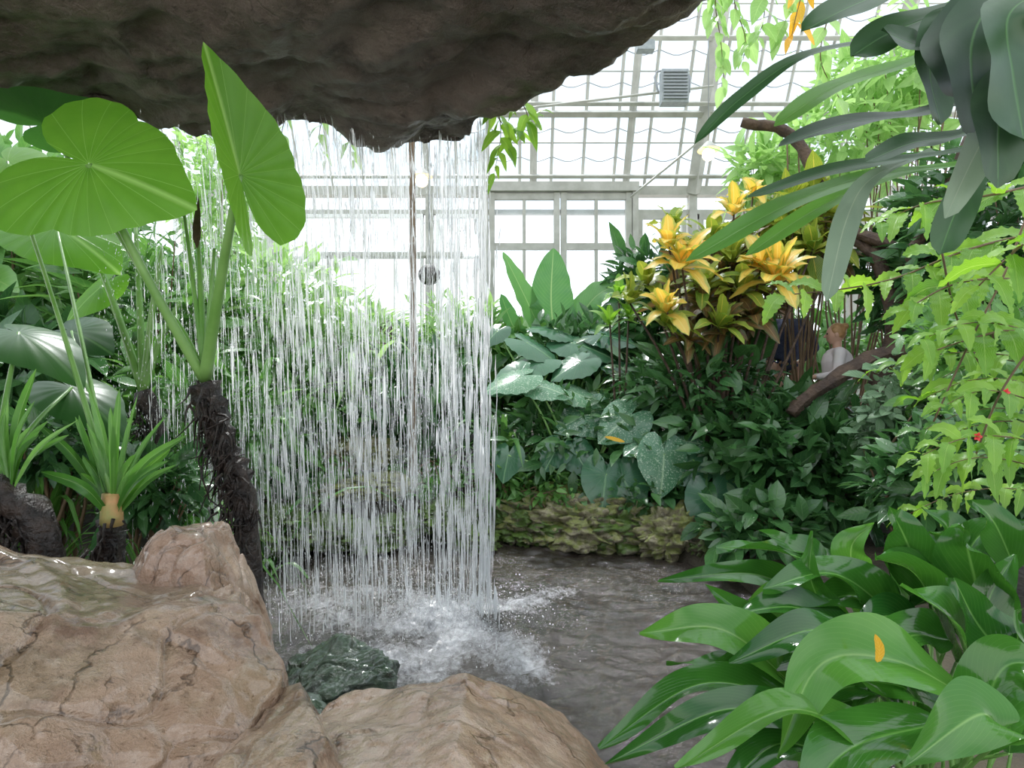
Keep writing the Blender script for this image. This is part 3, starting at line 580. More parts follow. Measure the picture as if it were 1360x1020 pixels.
for at,tip,m in (((75,300,3.),(150,340,2.9),'giant'),((10,215,2.6),(50,250,2.5),'giant'),((95,440,2.8),(140,455,2.7),'giantdark')):
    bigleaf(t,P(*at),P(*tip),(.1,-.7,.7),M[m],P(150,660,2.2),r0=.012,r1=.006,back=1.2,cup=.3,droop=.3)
fibres(t,P(146,760,2.2),P(148,700,2.2),40,.05,2.2)
t=thing('elephant_ear','elephant ear with glossy dark leaves drooping in at the left frame edge','plant',G(60,2.0))
mb=MB(); tube(mb,[G(60,2.0)-[0,0,.05],P(60,720,2.0),P(10,660,2.0),P(-40,640,2.0)],[.05,.05,.055,.05],18,12,.2); mb.build('trunk',M['darktrunk'],t)
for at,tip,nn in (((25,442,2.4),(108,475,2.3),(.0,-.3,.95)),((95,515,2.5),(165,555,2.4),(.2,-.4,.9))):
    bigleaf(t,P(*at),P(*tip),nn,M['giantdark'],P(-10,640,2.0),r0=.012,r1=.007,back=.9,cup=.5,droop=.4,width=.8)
for i in range(14):
    x2=rng.uniform(-20,110); y2=rng.uniform(480,580); Y=2.+rng.normal(0,.06); mb=MB(); leaf(mb,PP([(15,655,2.),((15+x2)/2-8,(655+y2)/2-10,Y),(x2,y2,Y)]),rng.uniform(4,7)*2./F,'strap' if i%3 else 'lance',up=(rng.normal(0,.3),-1,.3),fold=.4,wave=.04); mb.build('leaf_sheath',M['strap' if i%3 else 'mid'],t)
fibres(t,P(60,740,2.),P(0,655,2.),90,.06,2.)
t=thing('elephant_ear','slim dark trunked elephant ear behind the fibrous trunk at left','plant',G(235,3.1))
cr=P(190,520,3.1); mb=MB(); tube(mb,[G(235,3.1)-[0,0,.05],P(225,640,3.1),P(190,520,3.1)],[.045,.04,.045],18,10,.2); mb.build('trunk',M['darktrunk'],t)
fibres(t,P(230,680,3.1),P(192,530,3.1),90,.05,3.1)
for tp in ((100,280,3.2),(135,380,3.2),(180,300,3.2),(240,400,3.1),(215,330,3.1)):
    mb=MB(); stalk(mb,cr,P(*tp),.022,.01); mb.build('leaf_stalk',M['stem'],t)
mb=MB(); heart(mb,P(100,280,3.2),P(60,330,3.1),(0,-.6,.8),na=48,wave=.006); heart(mb,P(135,380,3.2),P(80,425,3.1),(-.1,-.7,.7),na=48,cup=.4,wave=.006); mb.build('foliage',M['giant'],t)
def clump(name,label,px,Y,n,L,W,mat,spread=1.,shape='lance',cat='plant',arch=.5):
    b=G(px,Y); t=thing(name,label,cat,b); mb=MB()
    for i in range(n):
        a=rng.uniform(0,6.28); s=rng.uniform(.2,1)*spread; l=L*rng.uniform(.55,1.15)
        d=np.array([math.cos(a),math.sin(a),0]); p0=b+d*.03; p1=p0+d*l*.25*s+np.array([0,0,l*.55]); p2=p0+d*l*.6*s+np.array([0,0,l*(.85-arch*.3*s)]); p3=p0+d*l*.95*s+np.array([0,0,l*(.9-arch*s)])
        leaf(mb,[p0,p1,p2,p3],W*rng.uniform(.7,1.2),shape,up=-d*.6+np.array([0,0,1]),fold=.3,rows=10,cols=4,wave=.03)
    mb.build('foliage',M[mat],t); return t
clump('strap_leaf_plant','clump of arching bright strap leaves behind the wet trunks',330,3.9,30,1.2,.03,'strap')
clump('strap_leaf_plant','upright grassy clump at the left edge above the mossy stone',45,2.9,40,.95,.016,'strap',arch=.9)
clump('strap_leaf_plant','grassy clump between the cut stump and the fibrous trunk',215,2.7,40,.75,.012,'strap',arch=.9)
clump('strap_leaf_plant','thin grassy clump just left of the fibrous trunk base',262,2.6,26,.55,.01,'strap',arch=1.)
clump('strap_leaf_plant','arching long leaved clump behind the pale slab',330,4.6,28,1.4,.045,'mid')
clump('strap_leaf_plant','tall arching clump rising behind the yellowish lichen stone',470,5.6,30,1.3,.04,'light')
clump('strap_leaf_plant','upright strap leaf clump just right of the waterfall',668,5.1,24,.8,.03,'mid')
clump('palm','feathery palm seedling beside the banana leaves',775,5.9,40,1.15,.02,'light')
clump('fern','white edged fern fronds behind the left of the waterfall',385,5.0,34,.85,.035,'silver',arch=.8)
# ------------------------------------------------------------ taro in centre
def taro(name,label,px,Y,lv,mat,grp=None):
    b=G(px,Y); t=thing(name,label,'plant',b,grp)
    fo=MB(); st=MB()
    for (ax,ay,tx,ty,dy,nn) in lv:
        at=P(ax,ay,Y+dy); tip=P(tx,ty,Y+dy-.12); heart(fo,at,tip,nn,na=32,rings=5,back=1.,width=1.05,cup=.3,droop=.25,wave=.03)
        stalk(st,b+rng.normal(0,.03,3)*[1,1,0],at,.014,.007,.12)
    fo.build('foliage',M[mat],t); st.build('stem',M['stem'],t)
up=(0,-.45,.9)
taro('taro_plant','taro with flat silvery green leaves in front of the banana plant',740,5.4,[(700,455,745,478,0,(.1,-.4,.9)),(760,455,820,470,.2,(.1,-.5,.85)),(800,445,850,452,.3,up),(715,478,665,490,-.1,up),(740,440,700,430,.3,up),(690,497,648,520,-.4,(-.1,-.7,.7)),(770,480,730,500,-.2,up),(820,485,860,500,.1,up),(660,440,640,460,.3,up)],'colo')
taro('taro_plant','taro with pale grey green leaves low in front of the dark shrubs',770,4.9,[(715,512,760,522,0,up),(790,545,735,568,0,(-.1,-.7,.7)),(835,553,795,585,-.2,(0,-.8,.6)),(870,530,925,545,.1,up),(690,500,640,515,0,up),(905,545,955,555,.1,up),(815,560,868,553,-.1,up),(760,520,800,535,.1,up)],'colo2')
taro('taro_plant','taro with one large pale leaf hanging straight down over the bank',880,4.6,[(882,603,880,662,-.2,(.1,-1,.15)),(860,585,828,600,0,up),(905,585,950,590,0,up)],'colo2')
taro('taro_plant','taro with dark drooping leaves over the craggy bank rock',810,4.7,[(805,630,800,685,-.2,(.1,-1,.2)),(828,635,852,685,-.2,(-.1,-1,.2)),(740,595,722,625,0,(-.2,-.9,.3)),(675,605,667,640,0,(-.2,-.9,.3)),(765,600,785,635,0,(0,-.9,.4))],'colo')
taro('taro_plant','taro with dark leaves beside the right corner of the bank',945,4.4,[(945,660,950,720,-.1,(0,-1,.2)),(920,610,880,640,.1,(-.2,-.8,.5)),(975,640,1010,680,0,(.2,-.8,.5)),(960,600,995,610,.2,up)],'colo')
taro('taro_plant','cluster of dark taro leaves low behind the peace lily',1040,3.9,[(1030,715,985,735,0,up),(1070,700,1120,715,0,up),(1050,735,1015,760,-.2,up),(1000,700,960,700,.1,up)],'colo')
t=thing('banana_plant','banana plant with broad upright paddle leaves before the casement window','plant',G(735,6.6))
fo=[([(738,460,6.6),(732,400,6.6),(735,330,6.6)],32,(.1,-1,.1)),([(725,455,6.6),(700,400,6.5),(668,335,6.4)],17,(.6,-.8,0)),([(755,450,6.6),(790,395,6.5),(838,372,6.3)],24,(-.3,-.7,.6)),([(700,470,6.6),(680,430,6.5),(665,390,6.4)],14,(.5,-.8,0)),([(760,460,6.6),(800,420,6.4),(835,415,6.2)],18,(0,-.7,.6))]
for p,w,u in fo:
    mb=MB(); leaf(mb,PP(p),w*6.6/F,'broad',up=u,fold=.15,rows=24,cols=8,wave=.06,nw=5); mb.build('leaf',M['banana'],t)
mb=MB(); tube(mb,[G(735,6.6),P(738,470,6.6)],[.08,.05],8,10); mb.build('stem',M['stem'],t)
# ------------------------------------------------------------ croton
def rosette(mb,c,axis,n,L,W,tilt=(20,95),wv=.08):
    fr=frame(axis,(0,-1,.01))
    for i in range(n):
        a=i*2.4+rng.uniform(-.3,.3); f=i/n; ti=math.radians(tilt[0]+(tilt[1]-tilt[0])*f+rng.uniform(-14,14)); l=L*rng.uniform(.6,1.15)
        rad=fr@np.array([math.cos(a),0,math.sin(a)]); ax=nrm(axis); d=ax*math.cos(ti)+rad*math.sin(ti)
        p0=c-ax*l*.15*f; p1=p0+d*l*.5+ax*.02; p2=p0+d*l-np.array([0,0,l*.22*math.sin(ti)])
        leaf(mb,[p0,p1,p2],W*rng.uniform(.8,1.15),'oval' if i%3 else 'lance',up=ax*.9-rad*.3,fold=.2,rows=9,cols=4,wave=wv)
t=thing('croton','croton shrub with yellow orange and bronze veined leaves','shrub',G(960,4.7))
mb=MB(); st=MB(); b=G(960,4.7)
for px,py,Y,n,L in ((905,350,4.5,18,.36),(888,325,4.6,9,.3),(1032,368,4.5,20,.4),(1012,352,4.6,10,.33),(975,280,5.,10,.3),(1000,258,5.2,7,.27),(885,412,4.4,12,.3)):
    rosette(mb,P(px,py,Y),(rng.normal(0,.18),-.5,1),n,L,.066); tube(st,[b,P((px+950)/2,500,4.7),P(px,py,Y)],[.016,.008],10,6)
mb.build('bright_foliage',M['croton'],t)
mb=MB()
for px,py,Y,n,L in ((885,430,4.5,14,.3),(835,400,4.8,11,.28),(935,380,4.7,16,.32),(1060,285,5.1,12,.32),(890,300,4.8,9,.26),(945,320,4.9,14,.32),(1080,330,4.9,12,.3),(985,385,4.7,14,.32),(860,375,4.8,12,.28),(1010,300,5.1,12,.3),(955,430,4.5,12,.28),(970,345,4.8,14,.32)):
    rosette(mb,P(px,py,Y),(rng.normal(0,.2),-.5,1),n,L,.06); tube(st,[b,P((px+950)/2,500,4.7),P(px,py,Y)],[.016,.008],10,6)
mb.build('green_foliage',M['crotongreen'],t)
mb=MB()
for px,py,Y,n,L in ((960,435,4.6,16,.28),(1000,418,4.6,14,.26),(915,452,4.6,14,.28),(985,330,5.,14,.28),(1080,300,5.1,12,.28),(935,405,4.7,14,.3),(960,360,4.9,14,.26),(1110,340,5.1,12,.26)):
    rosette(mb,P(px,py,Y),(rng.normal(0,.3),-.6,.8),n,L,.05,(30,115)); tube(st,[b,P((px+950)/2,510,4.7),P(px,py,Y)],[.016,.008],10,6)
mb.build('bronze_foliage',M['crotonred'],t); st.build('stem',M['wood'],t)
t=thing('croton','small bright lime croton left of the orange croton','shrub',G(825,5.0))
mb=MB(); st=MB()
for px,py in ((822,395),(835,420),(810,430)): rosette(mb,P(px,py,5.),(0,-.4,1),11,.26,.035); tube(st,[G(825,5.),P(px,py,5.)],[.015,.008],6,5)
mb.build('foliage',M['lime'],t); st.build('stem',M['wood'],t)
# ------------------------------------------------------------ trunks
t=thing('tree','leaning dark brown tree with rough branches right of the visitors','tree',G(1160,4.5))
mb=MB(); tube(mb,[G(1160,4.5)-[0,0,.05],P(1155,600,4.5),P(1163,520,4.5),P(1190,430,4.6),P(1160,330,4.8)],[.09,.075,.07,.07,.05],26,12,.08); mb.build('trunk',M['wood'],t)
for pts,r in (([(1050,550,4.3),(1070,530,4.3),(1112,502,4.3),(1180,468,4.4),(1240,478,4.4),(1360,520,4.3)],.06),([(1160,340,4.8),(1130,310,4.9),(1180,325,4.7),(1260,350,4.5)],.05),([(1160,340,4.8),(1095,250,5.1),(1050,178,5.3),(985,162,5.4)],.055),([(1190,430,4.6),(1215,330,4.5),(1260,250,4.4),(1290,180,4.3)],.05)):
    mb=MB(); tube(mb,PP(pts),[r*.7,r,r*.8],22,10,.12); mb.build('branch',M['wood'],t)
mb=MB()
for px,y0,y1,Y in ((1060,190,300,5.4),(1045,180,320,5.4)): tube(mb,[P(px,y0,Y),P(px+4,y1,Y)],.008,5,4)
mb.build('twig',M['twig'],t)
mb=MB(); tube(mb,[G(548,5.2)-[0,0,.05],P(549,450,5.2),P(547,180,5.2),P(547,60,5.2)],[.035,.03,.028,.026],40,10,.05)
tag(mb.build('bamboo_pole',M['twig'],origin=G(548,5.2)),'tall thin brown pole standing behind the waterfall','pole')
c=P(570,365,7.0); t=thing('hanging_basket','dark round hanging basket against the bright window behind the waterfall','basket',c)
mb=MB(); sphere(mb,c,(.14,.14,.13),8,12); mb.build('basket',M['darktrunk'],t); mb=MB(); tube(mb,[c+[0,0,.1],c+[0,0,2.6]],.008,3,4); mb.build('cord',M['grey'],t)
# ------------------------------------------------------------ staghorn fern
c0=P(1335,110,1.45)
t=thing('staghorn_fern','staghorn fern with long dark strap fronds hanging into the top right','fern',c0)
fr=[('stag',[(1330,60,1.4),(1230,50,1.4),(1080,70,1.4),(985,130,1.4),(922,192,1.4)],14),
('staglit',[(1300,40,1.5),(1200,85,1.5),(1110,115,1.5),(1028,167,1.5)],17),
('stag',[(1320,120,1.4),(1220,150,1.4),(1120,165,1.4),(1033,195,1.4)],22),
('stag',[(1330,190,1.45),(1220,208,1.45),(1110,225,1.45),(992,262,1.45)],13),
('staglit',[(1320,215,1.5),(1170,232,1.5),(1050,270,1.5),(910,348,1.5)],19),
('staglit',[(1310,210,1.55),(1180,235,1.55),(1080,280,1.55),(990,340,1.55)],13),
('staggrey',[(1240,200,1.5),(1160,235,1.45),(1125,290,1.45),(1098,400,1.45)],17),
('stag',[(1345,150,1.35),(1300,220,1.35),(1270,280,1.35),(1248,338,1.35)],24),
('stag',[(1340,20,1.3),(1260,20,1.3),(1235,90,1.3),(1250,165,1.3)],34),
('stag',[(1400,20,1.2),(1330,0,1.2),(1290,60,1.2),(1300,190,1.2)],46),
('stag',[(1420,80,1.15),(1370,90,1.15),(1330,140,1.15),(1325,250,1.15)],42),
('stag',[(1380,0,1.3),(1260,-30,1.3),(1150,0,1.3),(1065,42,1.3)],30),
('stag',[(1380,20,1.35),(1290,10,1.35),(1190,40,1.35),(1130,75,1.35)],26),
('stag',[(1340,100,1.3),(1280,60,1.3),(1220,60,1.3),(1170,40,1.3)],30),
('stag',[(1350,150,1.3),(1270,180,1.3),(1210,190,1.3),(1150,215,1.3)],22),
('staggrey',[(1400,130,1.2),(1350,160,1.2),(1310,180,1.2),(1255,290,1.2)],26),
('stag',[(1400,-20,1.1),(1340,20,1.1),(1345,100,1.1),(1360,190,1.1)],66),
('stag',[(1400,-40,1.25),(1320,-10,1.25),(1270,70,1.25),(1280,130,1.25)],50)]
for m,p,w in fr:
    mb=MB(); leaf(mb,PP(p),w*p[0][2]/F,'club',up=(.1,-.75,.6),fold=.18,rows=26,cols=6,wave=.08,nw=2,twist=rng.uniform(-.4,.4)); mb.build('frond',M[m],t)
mb=MB(); sphere(mb,c0+[.12,.1,.05],(.13,.1,.14)); mb.build('root_ball',M['darktrunk'],t)
mb=MB(); tube(mb,[c0+[.12,.1,.1],c0+[.12,.1,3.2]],.006,3,4); mb.build('hanging_wire',M['grey'],t)
# ------------------------------------------------------------ leafy branches
def leafbranch(t,pts,step,L,W,mat,hang=.4,r=.006,shape='lance',upv=(0,-.6,.8),rows=8):
    c=spline(PP(pts),60); seg=np.linalg.norm(np.diff(c,axis=0),axis=1).sum(); n=max(3,int(seg/step)); mb=MB(); st=MB()
    tube(st,c[::6],[r,r*.4],14,5)
    for i in range(n):
        f=(i+.5)/n; j=int(f*58); p=c[j]; d=nrm(c[j+1]-c[j]); s=nrm(np.cross(d,upv))*(1 if i%2 else -1)
        l=L*rng.uniform(.6,1.2)*(1 if f<.8 else .8); dd=nrm(d*.75+s*.8+np.array([0,-.15,-hang])+rng.normal(0,.28,3))
        leaf(mb,[p,p+dd*l*.5+[0,0,.01],p+dd*l-[0,0,l*.18]],W*l/L,shape,up=np.array(upv)+rng.normal(0,.35,3),fold=.2,rows=rows,cols=4,wave=.08,nw=5)
    mb.build('foliage',mat,t); st.build('branch',M['twig'],t); return c
t=thing('lime_leaf_bush','bush of bright lime green toothed leaves arching in from the right edge','shrub',G(1440,2.3))
tr=MB(); tube(tr,[G(1440,2.3)-[0,0,.05],P(1430,600,2.2),P(1420,400,2.1),P(1400,230,2.1)],[.03,.02,.012],16,8); tr.build('stem',M['wood'],t)
for p in ([(1420,300,2.1),(1290,330,2.1),(1170,375,2.1),(1015,395,2.1)],[(1400,240,2.1),(1310,260,2.1),(1230,270,2.1),(1160,300,2.1)],[(1420,380,2.0),(1330,370,2.),(1260,380,2.),(1190,420,2.)],
 [(1430,470,1.9),(1350,440,1.9),(1290,450,1.9),(1230,470,1.9)],[(1420,330,1.8),(1370,320,1.8),(1330,350,1.8),(1290,390,1.8)]):
    leafbranch(t,p,.045,.16,.034,M['lime'],shape='tooth',rows=22)
fl=[]
for i in range(12):
    y0=440+i*20+rng.uniform(-10,10); Y=rng.uniform(1.7,2.3); x1=rng.uniform(1150,1250); y1=y0+rng.uniform(-10,45)
    c=leafbranch(t,[(1440,y0+20,Y),(1360,y0-14,Y),((1360+x1)/2,(y0+y1)/2-24,Y),(x1,y1,Y)],.034,.105,.022,M['lime' if i%3 else 'mid'],r=.003,shape='tooth',rows=14)
    if i in (5,8): fl.append(c[36 if i==8 else 28])
mb=MB()
for pts in ([(1400,180,1.9),(1340,350,1.9),(1290,450,1.9),(1240,560,1.9)],[(1400,420,1.8),(1330,520,1.8),(1290,620,1.8)],[(1250,330,2.),(1270,420,2.),(1310,500,2.)]): tube(mb,PP(pts),[.004,.003],16,5)
mb.build('twig',M['twig'],t)
# vines
t=thing('hanging_vine','light green vine hanging down from the roof beam at top centre right','vine',P(960,-40,4.6))
for p in ([(960,-60,4.6),(950,0,4.6),(958,60,4.6),(962,125,4.6)],[(985,-60,4.6),(975,0,4.6),(990,50,4.6),(985,90,4.6)],[(1060,-60,4.4),(1050,0,4.4),(1035,60,4.4)],[(1100,20,4.4),(1090,80,4.4),(1120,140,4.4)],[(940,-60,4.6),(945,30,4.6)],[(1010,-60,4.4),(1015,20,4.4),(1000,60,4.4)]):
    leafbranch(t,p,.07,.2,.055,M['light'],hang=.8)
leafbranch(t,[(1075,-40,4.3),(1060,10,4.3),(1050,55,4.3)],.09,.22,.05,M['dead'],hang=.8)
t=thing('hanging_vine','bright lobed leaves hanging under the right tip of the rock overhang','vine',P(690,120,2.75))
for p in ([(660,135,2.75),(665,180,2.75),(655,238,2.75)],[(690,130,2.75),(700,160,2.75),(672,200,2.75)],[(650,140,2.8),(680,175,2.8),(712,150,2.8)]):
    leafbranch(t,p,.03,.13,.022,M['lime'],hang=.4,r=.003)
for i,(px,w) in enumerate(((380,20),(430,26),(468,24))):
    t=thing('hanging_vine',['short green trailing vine under the overhang, leftmost of three','short green trailing vine under the overhang, middle of three','short green trailing vine under the overhang, nearest the pole'][i],'vine',P(px,170,3.3),'trailing vines under the overhang')
    leafbranch(t,[(px,150,3.3),(px-6,185,3.3),(px+5,210+w*.4,3.3)],.05,.1,.02,M['light'],hang=.8,r=.003)
leafbranch(thing('hanging_vine','dark drooping leaves under the left part of the rock overhang','vine',P(210,150,3.2)),[(150,150,3.2),(205,175,3.2),(240,200,3.2)],.08,.14,.03,M['mid'],hang=.9)
# ------------------------------------------------------------ peace lily
b=G(1210,1.5); t=thing('peace_lily','large glossy peace lily filling the lower right corner over the pond','plant',b)
PL=[([(1120,765,1.75),(1040,745,1.75),(945,722,1.75)],22),([(1200,828,1.6),(1110,775,1.6),(1005,775,1.6)],24),([(1060,915,1.45),(960,850,1.45),(845,832,1.5)],27),
([(1150,865,1.55),(1060,820,1.55),(940,815,1.6)],20),([(1080,800,1.8),(1000,775,1.8),(870,765,1.8)],15),([(1060,930,1.4),(930,925,1.4),(792,980,1.4)],22),([(1080,960,1.3),(960,960,1.3),(800,1000,1.35)],20),
([(1300,935,1.25),(1190,895,1.25),(1090,900,1.25),(1020,990,1.25)],34),([(1235,800,1.6),(1205,730,1.6),(1168,668,1.6)],24),([(1270,880,1.5),(1220,780,1.5),(1150,735,1.5)],38),([(1320,870,1.5),(1290,760,1.5),(1262,690,1.5)],32),
([(1340,1000,1.3),(1350,900,1.3),(1330,800,1.3)],36),([(1180,1000,1.2),(1050,960,1.2),(890,1005,1.2)],24),([(1110,745,1.8),(1060,735,1.8),(1000,700,1.8)],13),([(1180,900,1.4),(1090,850,1.4),(960,870,1.4)],24),
([(1250,960,1.2),(1130,1010,1.15),(1040,1060,1.1)],30),([(1290,1000,1.2),(1330,900,1.2),(1370,870,1.2)],30),([(1150,820,1.7),(1130,740,1.7),(1150,690,1.7)],17),([(1260,850,1.4),(1200,860,1.4),(1120,930,1.35)],26),
([(1300,820,1.6),(1250,800,1.6),(1195,800,1.6)],24),([(1230,1000,1.3),(1210,930,1.3),(1130,890,1.3)],26),([(1350,760,1.6),(1320,700,1.6),(1275,660,1.65)],18),([(1330,980,1.1),(1300,960,1.1),(1180,1000,1.05)],34),
([(1080,870,1.6),(1010,840,1.6),(930,770,1.65)],16),([(1100,1000,1.25),(1030,1000,1.25),(940,1040,1.2)],20),([(1240,760,1.7),(1260,710,1.7),(1210,670,1.75)],16),([(1140,870,1.6),(1080,790,1.6),(1070,700,1.65)],17),([(1290,900,1.35),(1260,830,1.35),(1180,770,1.4)],30),([(1360,900,1.3),(1300,840,1.35),(1250,760,1.4)],30),
([(1120,900,1.5),(1050,880,1.5),(890,900,1.5)],22),([(1180,850,1.6),(1140,800,1.6),(1060,800,1.6)],22),([(1200,950,1.35),(1140,920,1.35),(1050,930,1.35)],22),([(1150,980,1.3),(1060,1000,1.3),(960,980,1.3)],20),([(1330,900,1.4),(1310,820,1.45),(1330,730,1.5)],26),([(1240,900,1.5),(1190,830,1.5),(1110,830,1.5)],24),([(1270,780,1.7),(1300,720,1.7),(1350,690,1.7)],20),([(1220,830,1.65),(1180,760,1.65),(1200,690,1.65)],20),
([(1100,820,1.7),(1030,810,1.7),(950,850,1.7)],18),([(1130,930,1.45),(1050,960,1.4),(920,960,1.45)],18),([(1100,880,1.65),(1000,900,1.6),(880,870,1.65)],17)]
st=MB()
for i,(p,w) in enumerate(PL):
    Y=p[0][2]; pts=PP(p); L=np.linalg.norm(pts[-1]-pts[0]); pts[1:-1]+=[0,0,.06*L]; pts[-1]+=[0,-.04,0]
    mb=MB(); leaf(mb,pts,w*Y/F*1.35,'lily',up=(rng.normal(0,.35),-.4,.85),fold=.38,rows=36,cols=10,wave=.18,nw=1.4,twist=rng.uniform(-.7,.7)); mb.build('leaf',M['lilypale' if i%5==2 else 'lily'],t)
    bb=b+np.array([rng.normal(0,.07),rng.normal(0,.05),-.02]); tube(st,[bb,(bb+pts[0])/2+[0,0,.08],pts[0]],[.007,.004],10,6)
for i in range(26):
    bb=b+np.array([rng.normal(0,.12),rng.normal(0,.08),-.02]); tube(st,[bb,bb+[rng.normal(0,.1),rng.normal(0,.05),.5]],[.006,.003],6,5)
st.build('leaf_stalks',M['stem'],t)
mb=MB(); leaf(mb,PP([(1165,880,1.2),(1168,862,1.2),(1162,842,1.2)]),.01,'oval',up=(0,-1,0)); tag(mb.build('fallen_leaf',M['dead'],origin=P(1165,880,1.2)),'small yellow leaf stuck upright on the peace lily','leaf')
mb=MB(); leaf(mb,PP([(830,587,4.4),(815,583,4.4),(803,580,4.4)]),.016,'oval',up=(0,-1,.4)); tag(mb.build('fallen_leaf',M['dead'],origin=P(815,590,4.4)),'small yellow leaf lying on a pale taro leaf','leaf')
for c,l in zip(fl,('small red blossom, upper one on the lime green branches at right','small red blossom, lower one on the lime green branches at right')):
    mb=MB()
    for a in range(5): leaf(mb,[c,c+[.007*math.cos(a*1.26),-.006,.007*math.sin(a*1.26)],c+[.014*math.cos(a*1.26),-.008,.014*math.sin(a*1.26)]],.005,'oval',up=(0,-1,0),rows=5,cols=2)
    tag(mb.build('flower',M['red'],origin=c),l,'flower',group='red blossoms')
# ------------------------------------------------------------ people
def cap(mb,a,b,r0,r1):
    a=np.asarray(a,float);b=np.asarray(b,float); d=nrm(b-a); pts=[];rad=[]
    for f in (-.98,-.8,-.45,0): pts.append(a+d*f*r0); rad.append(r0*math.sqrt(1-f*f))
    for f in (0,.45,.8,.98): pts.append(b+d*f*r1); rad.append(r1*math.sqrt(1-f*f))
    c=np.array(pts); h=np.array([0,0,1.]) if abs(d[2])<.8 else np.array([1.,0,0]); u=nrm(np.cross(d,h)); v=np.cross(d,u)
    th=np.linspace(0,2*math.pi,15); V=c[:,None]+np.array(rad)[:,None,None]*(np.cos(th)[None,:,None]*u+np.sin(th)[None,:,None]*v)
    mb.add(V.reshape(-1,3),gridq(8,15))
def person(label,px,Y,H,rz,shirt,pants,hair,bun,arms,longhair=False):
    g=G(px,Y); root=thing('person',label,'person',g); root.rotation_euler.z=rz; k=H/1.75
    root['_o']=[0,0,0]
    def fin(mb,name,mat,vox):
        for i in range(len(mb.V)): mb.V[i]=mb.V[i]*k
        o=mb.build(name,mat,root); remesh(o,vox,3); o.location=(0,0,0); return o
    hd=np.array([0,-.02,1.62])
    mb=MB(); sphere(mb,hd,(.078,.098,.115),14,18); sphere(mb,hd+[0,-.02,-.06],(.055,.07,.06)); cap(mb,[0,0,1.42],[0,-.005,1.56],.052,.05)
    cap(mb,hd+[0,-.095,-.005],hd+[0,-.112,-.03],.011,.015)
    for s in (-1,1): sphere(mb,hd+[s*.08,.005,-.01],(.012,.02,.032))
    cap(mb,[0,.0,1.0],[0,0,1.3],.13,.15); cap(mb,[-.14,0,1.4],[.14,0,1.4],.06,.06); cap(mb,[0,0,.93],[0,0,1.02],.14,.13)
    for s,(el,wr) in zip((-1,1),arms):
        sh=np.array([s*.18,0,1.39]); el=np.array(el);wr=np.array(wr); cap(mb,sh,el,.048,.038); cap(mb,el,wr,.038,.026)
        d=nrm(wr-el); sd=nrm(np.cross(d,(0,0,1)+rng.normal(0,.01,3))); pa=wr+d*.06; cap(mb,wr,pa,.026,.034)
        for q in range(4): o_=sd*(q-1.5)*.019; L=[.06,.075,.07,.055][q]; m_=pa+o_+d*(.03+L*.5); cap(mb,pa+o_,m_,.0095,.009); cap(mb,m_,m_+nrm(d-[0,0,.4])*L*.5,.009,.007)
        cap(mb,wr+d*.02+sd*.02,wr+d*.055+sd*.055,.011,.009)
        cap(mb,[s*.09,0,.92],[s*.1,-.02,.5],.078,.052); cap(mb,[s*.1,-.02,.5],[s*.1,.02,.09],.05,.035); cap(mb,[s*.1,.03,.04],[s*.11,-.14,.03],.035,.03)
    fin(mb,'body',M['skin'],.0085*k)
    mb=MB(); cap(mb,[0,0,1.0],[0,0,1.3],.15,.17); cap(mb,[-.15,0,1.395],[.15,0,1.395],.072,.072); cap(mb,[-.04,0,.93],[.04,0,.93],.145,.145)
    for s,(el,wr) in zip((-1,1),arms):
        sh=np.array([s*.18,0,1.39]); el=np.array(el);wr=np.array(wr); cap(mb,sh,el,.066,.052); cap(mb,el,el+(wr-el)*.85,.052,.04)
    fin(mb,'sweater',shirt,.014*k)
    mb=MB()
    for s in (-1,1): cap(mb,[s*.085,0,.9],[s*.1,-.02,.5],.1,.068); cap(mb,[s*.1,-.02,.5],[s*.1,.02,.13],.066,.055)
    fin(mb,'trousers',pants,.014*k)
    mb=MB()
    for s in (-1,1): cap(mb,[s*.1,.04,.045],[s*.11,-.15,.04],.045,.04)
    fin(mb,'shoe',M['darktrunk'],.012*k)
    mb=MB(); sphere(mb,hd+[0,.022,.028],(.09,.098,.108),14,18); 
    if bun: sphere(mb,hd+[0,.1,.09],(.045,.045,.042))
    if longhair: sphere(mb,hd+[0,.07,-.1],(.08,.05,.16))
    fin(mb,'hair',hair,.009*k)
    for s in (-1,1): mb=MB(); sphere(mb,(hd+[s*.032,-.088,.004])*k,.011*k,6,8); mb.build('eye',M['eye'],root)
    mb=MB(); sphere(mb,(hd+[0,-.093,-.062])*k,np.array([.022,.008,.006])*k,5,8); mb.build('mouth',M['lip'],root)
    return root
person('adult in a dark navy sweater seen from behind below the croton',1045,5.7,1.6,math.radians(165),M['navy'],M['denim'],M['brownhair'],False,([(-.27,.02,1.14),(-.2,-.18,1.02)],[(.27,.02,1.14),(.2,-.18,1.02)]))
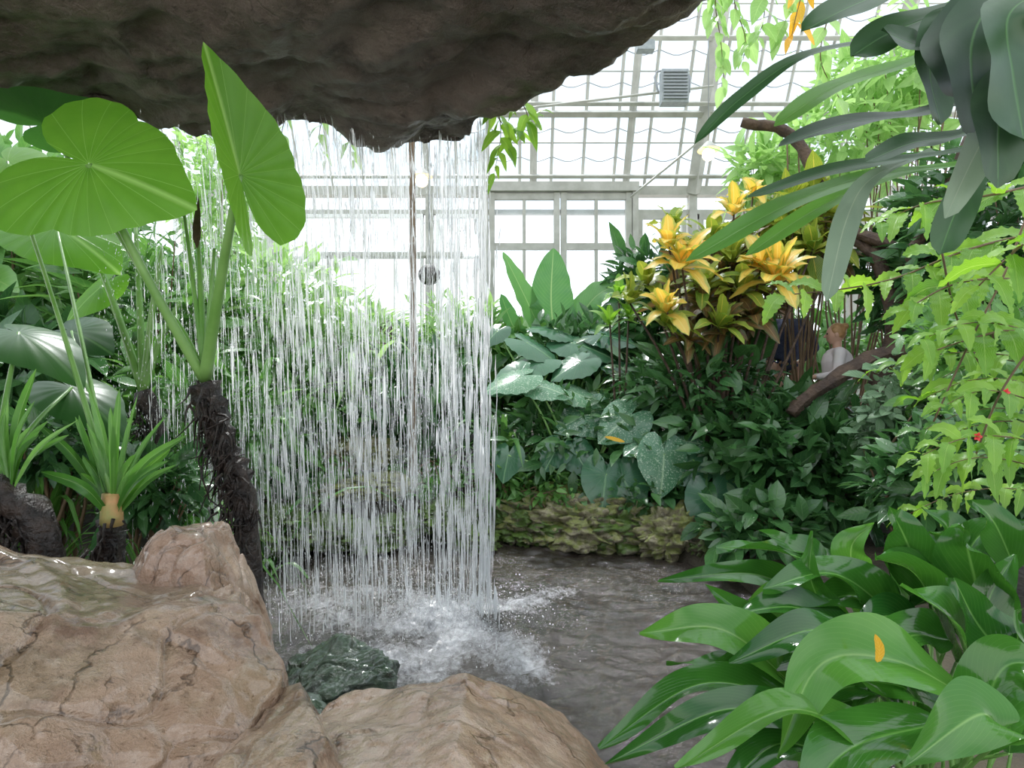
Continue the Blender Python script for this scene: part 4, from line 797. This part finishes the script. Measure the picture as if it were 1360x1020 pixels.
person('blond person with hair tied up and a white top beside the adult in navy',1112,5.2,1.37,math.radians(-110),M['whitecloth'],M['denim'],M['blond'],True,([(-.25,-.05,1.14),(-.16,-.24,1.12)],[(.25,-.05,1.14),(.16,-.24,1.12)]))
person('dark haired person in a plum top half hidden behind the waterfall',513,6.4,1.4,math.radians(200),M['plum'],M['denim'],M['brownhair'],False,([(-.25,.02,1.14),(-.2,-.16,1.0)],[(.25,.02,1.14),(.2,-.16,1.0)]),True)
for o in bpy.data.objects:
    if '_o' in o: del o['_o']
# ------------------------------------------------------------ world, lights, camera
w=bpy.data.worlds.new('World'); bpy.context.scene.world=w; w.use_nodes=True; nt=w.node_tree; nt.nodes.clear()
out=nt.nodes.new('ShaderNodeOutputWorld'); bg=nt.nodes.new('ShaderNodeBackground'); tc=nt.nodes.new('ShaderNodeTexCoord'); sp=nt.nodes.new('ShaderNodeSeparateXYZ'); cr=nt.nodes.new('ShaderNodeValToRGB')
nt.links.new(tc.outputs['Generated'],sp.inputs[0]); nt.links.new(sp.outputs[2],cr.inputs[0]); nt.links.new(cr.outputs[0],bg.inputs[0]); nt.links.new(bg.outputs[0],out.inputs[0])
R_=cr.color_ramp; R_.elements[0].position=.0; R_.elements[0].color=(1,1,.98,1); R_.elements[1].position=.75; R_.elements[1].color=(1.,1.06,1.12,1)
for ps,cl in ((.22,(.85,.9,.94,1)),(.36,(.42,.5,.58,1)),(.55,(.42,.5,.58,1))):
    e=R_.elements.new(ps); e.color=cl
bg.inputs[1].default_value=2.25
sun=bpy.data.lights.new('sun','SUN'); sun.energy=5.2; sun.angle=math.radians(8); sun.color=(1,.97,.92); so=bpy.data.objects.new('sun',sun); C.objects.link(so)
so.rotation_euler=Vector((.25,-.62,-1.)).to_track_quat('-Z','Y').to_euler()
cam=bpy.data.cameras.new('camera'); co_=bpy.data.objects.new('camera',cam); C.objects.link(co_); co_.location=(0,0,CZ); co_.rotation_euler=(math.radians(90),0,0)
cam.sensor_width=36; cam.lens=36*F/1360; cam.clip_start=.02; bpy.context.scene.camera=co_
bpy.context.scene.view_settings.view_transform='Standard'
bpy.context.scene.view_settings.gamma=1.06
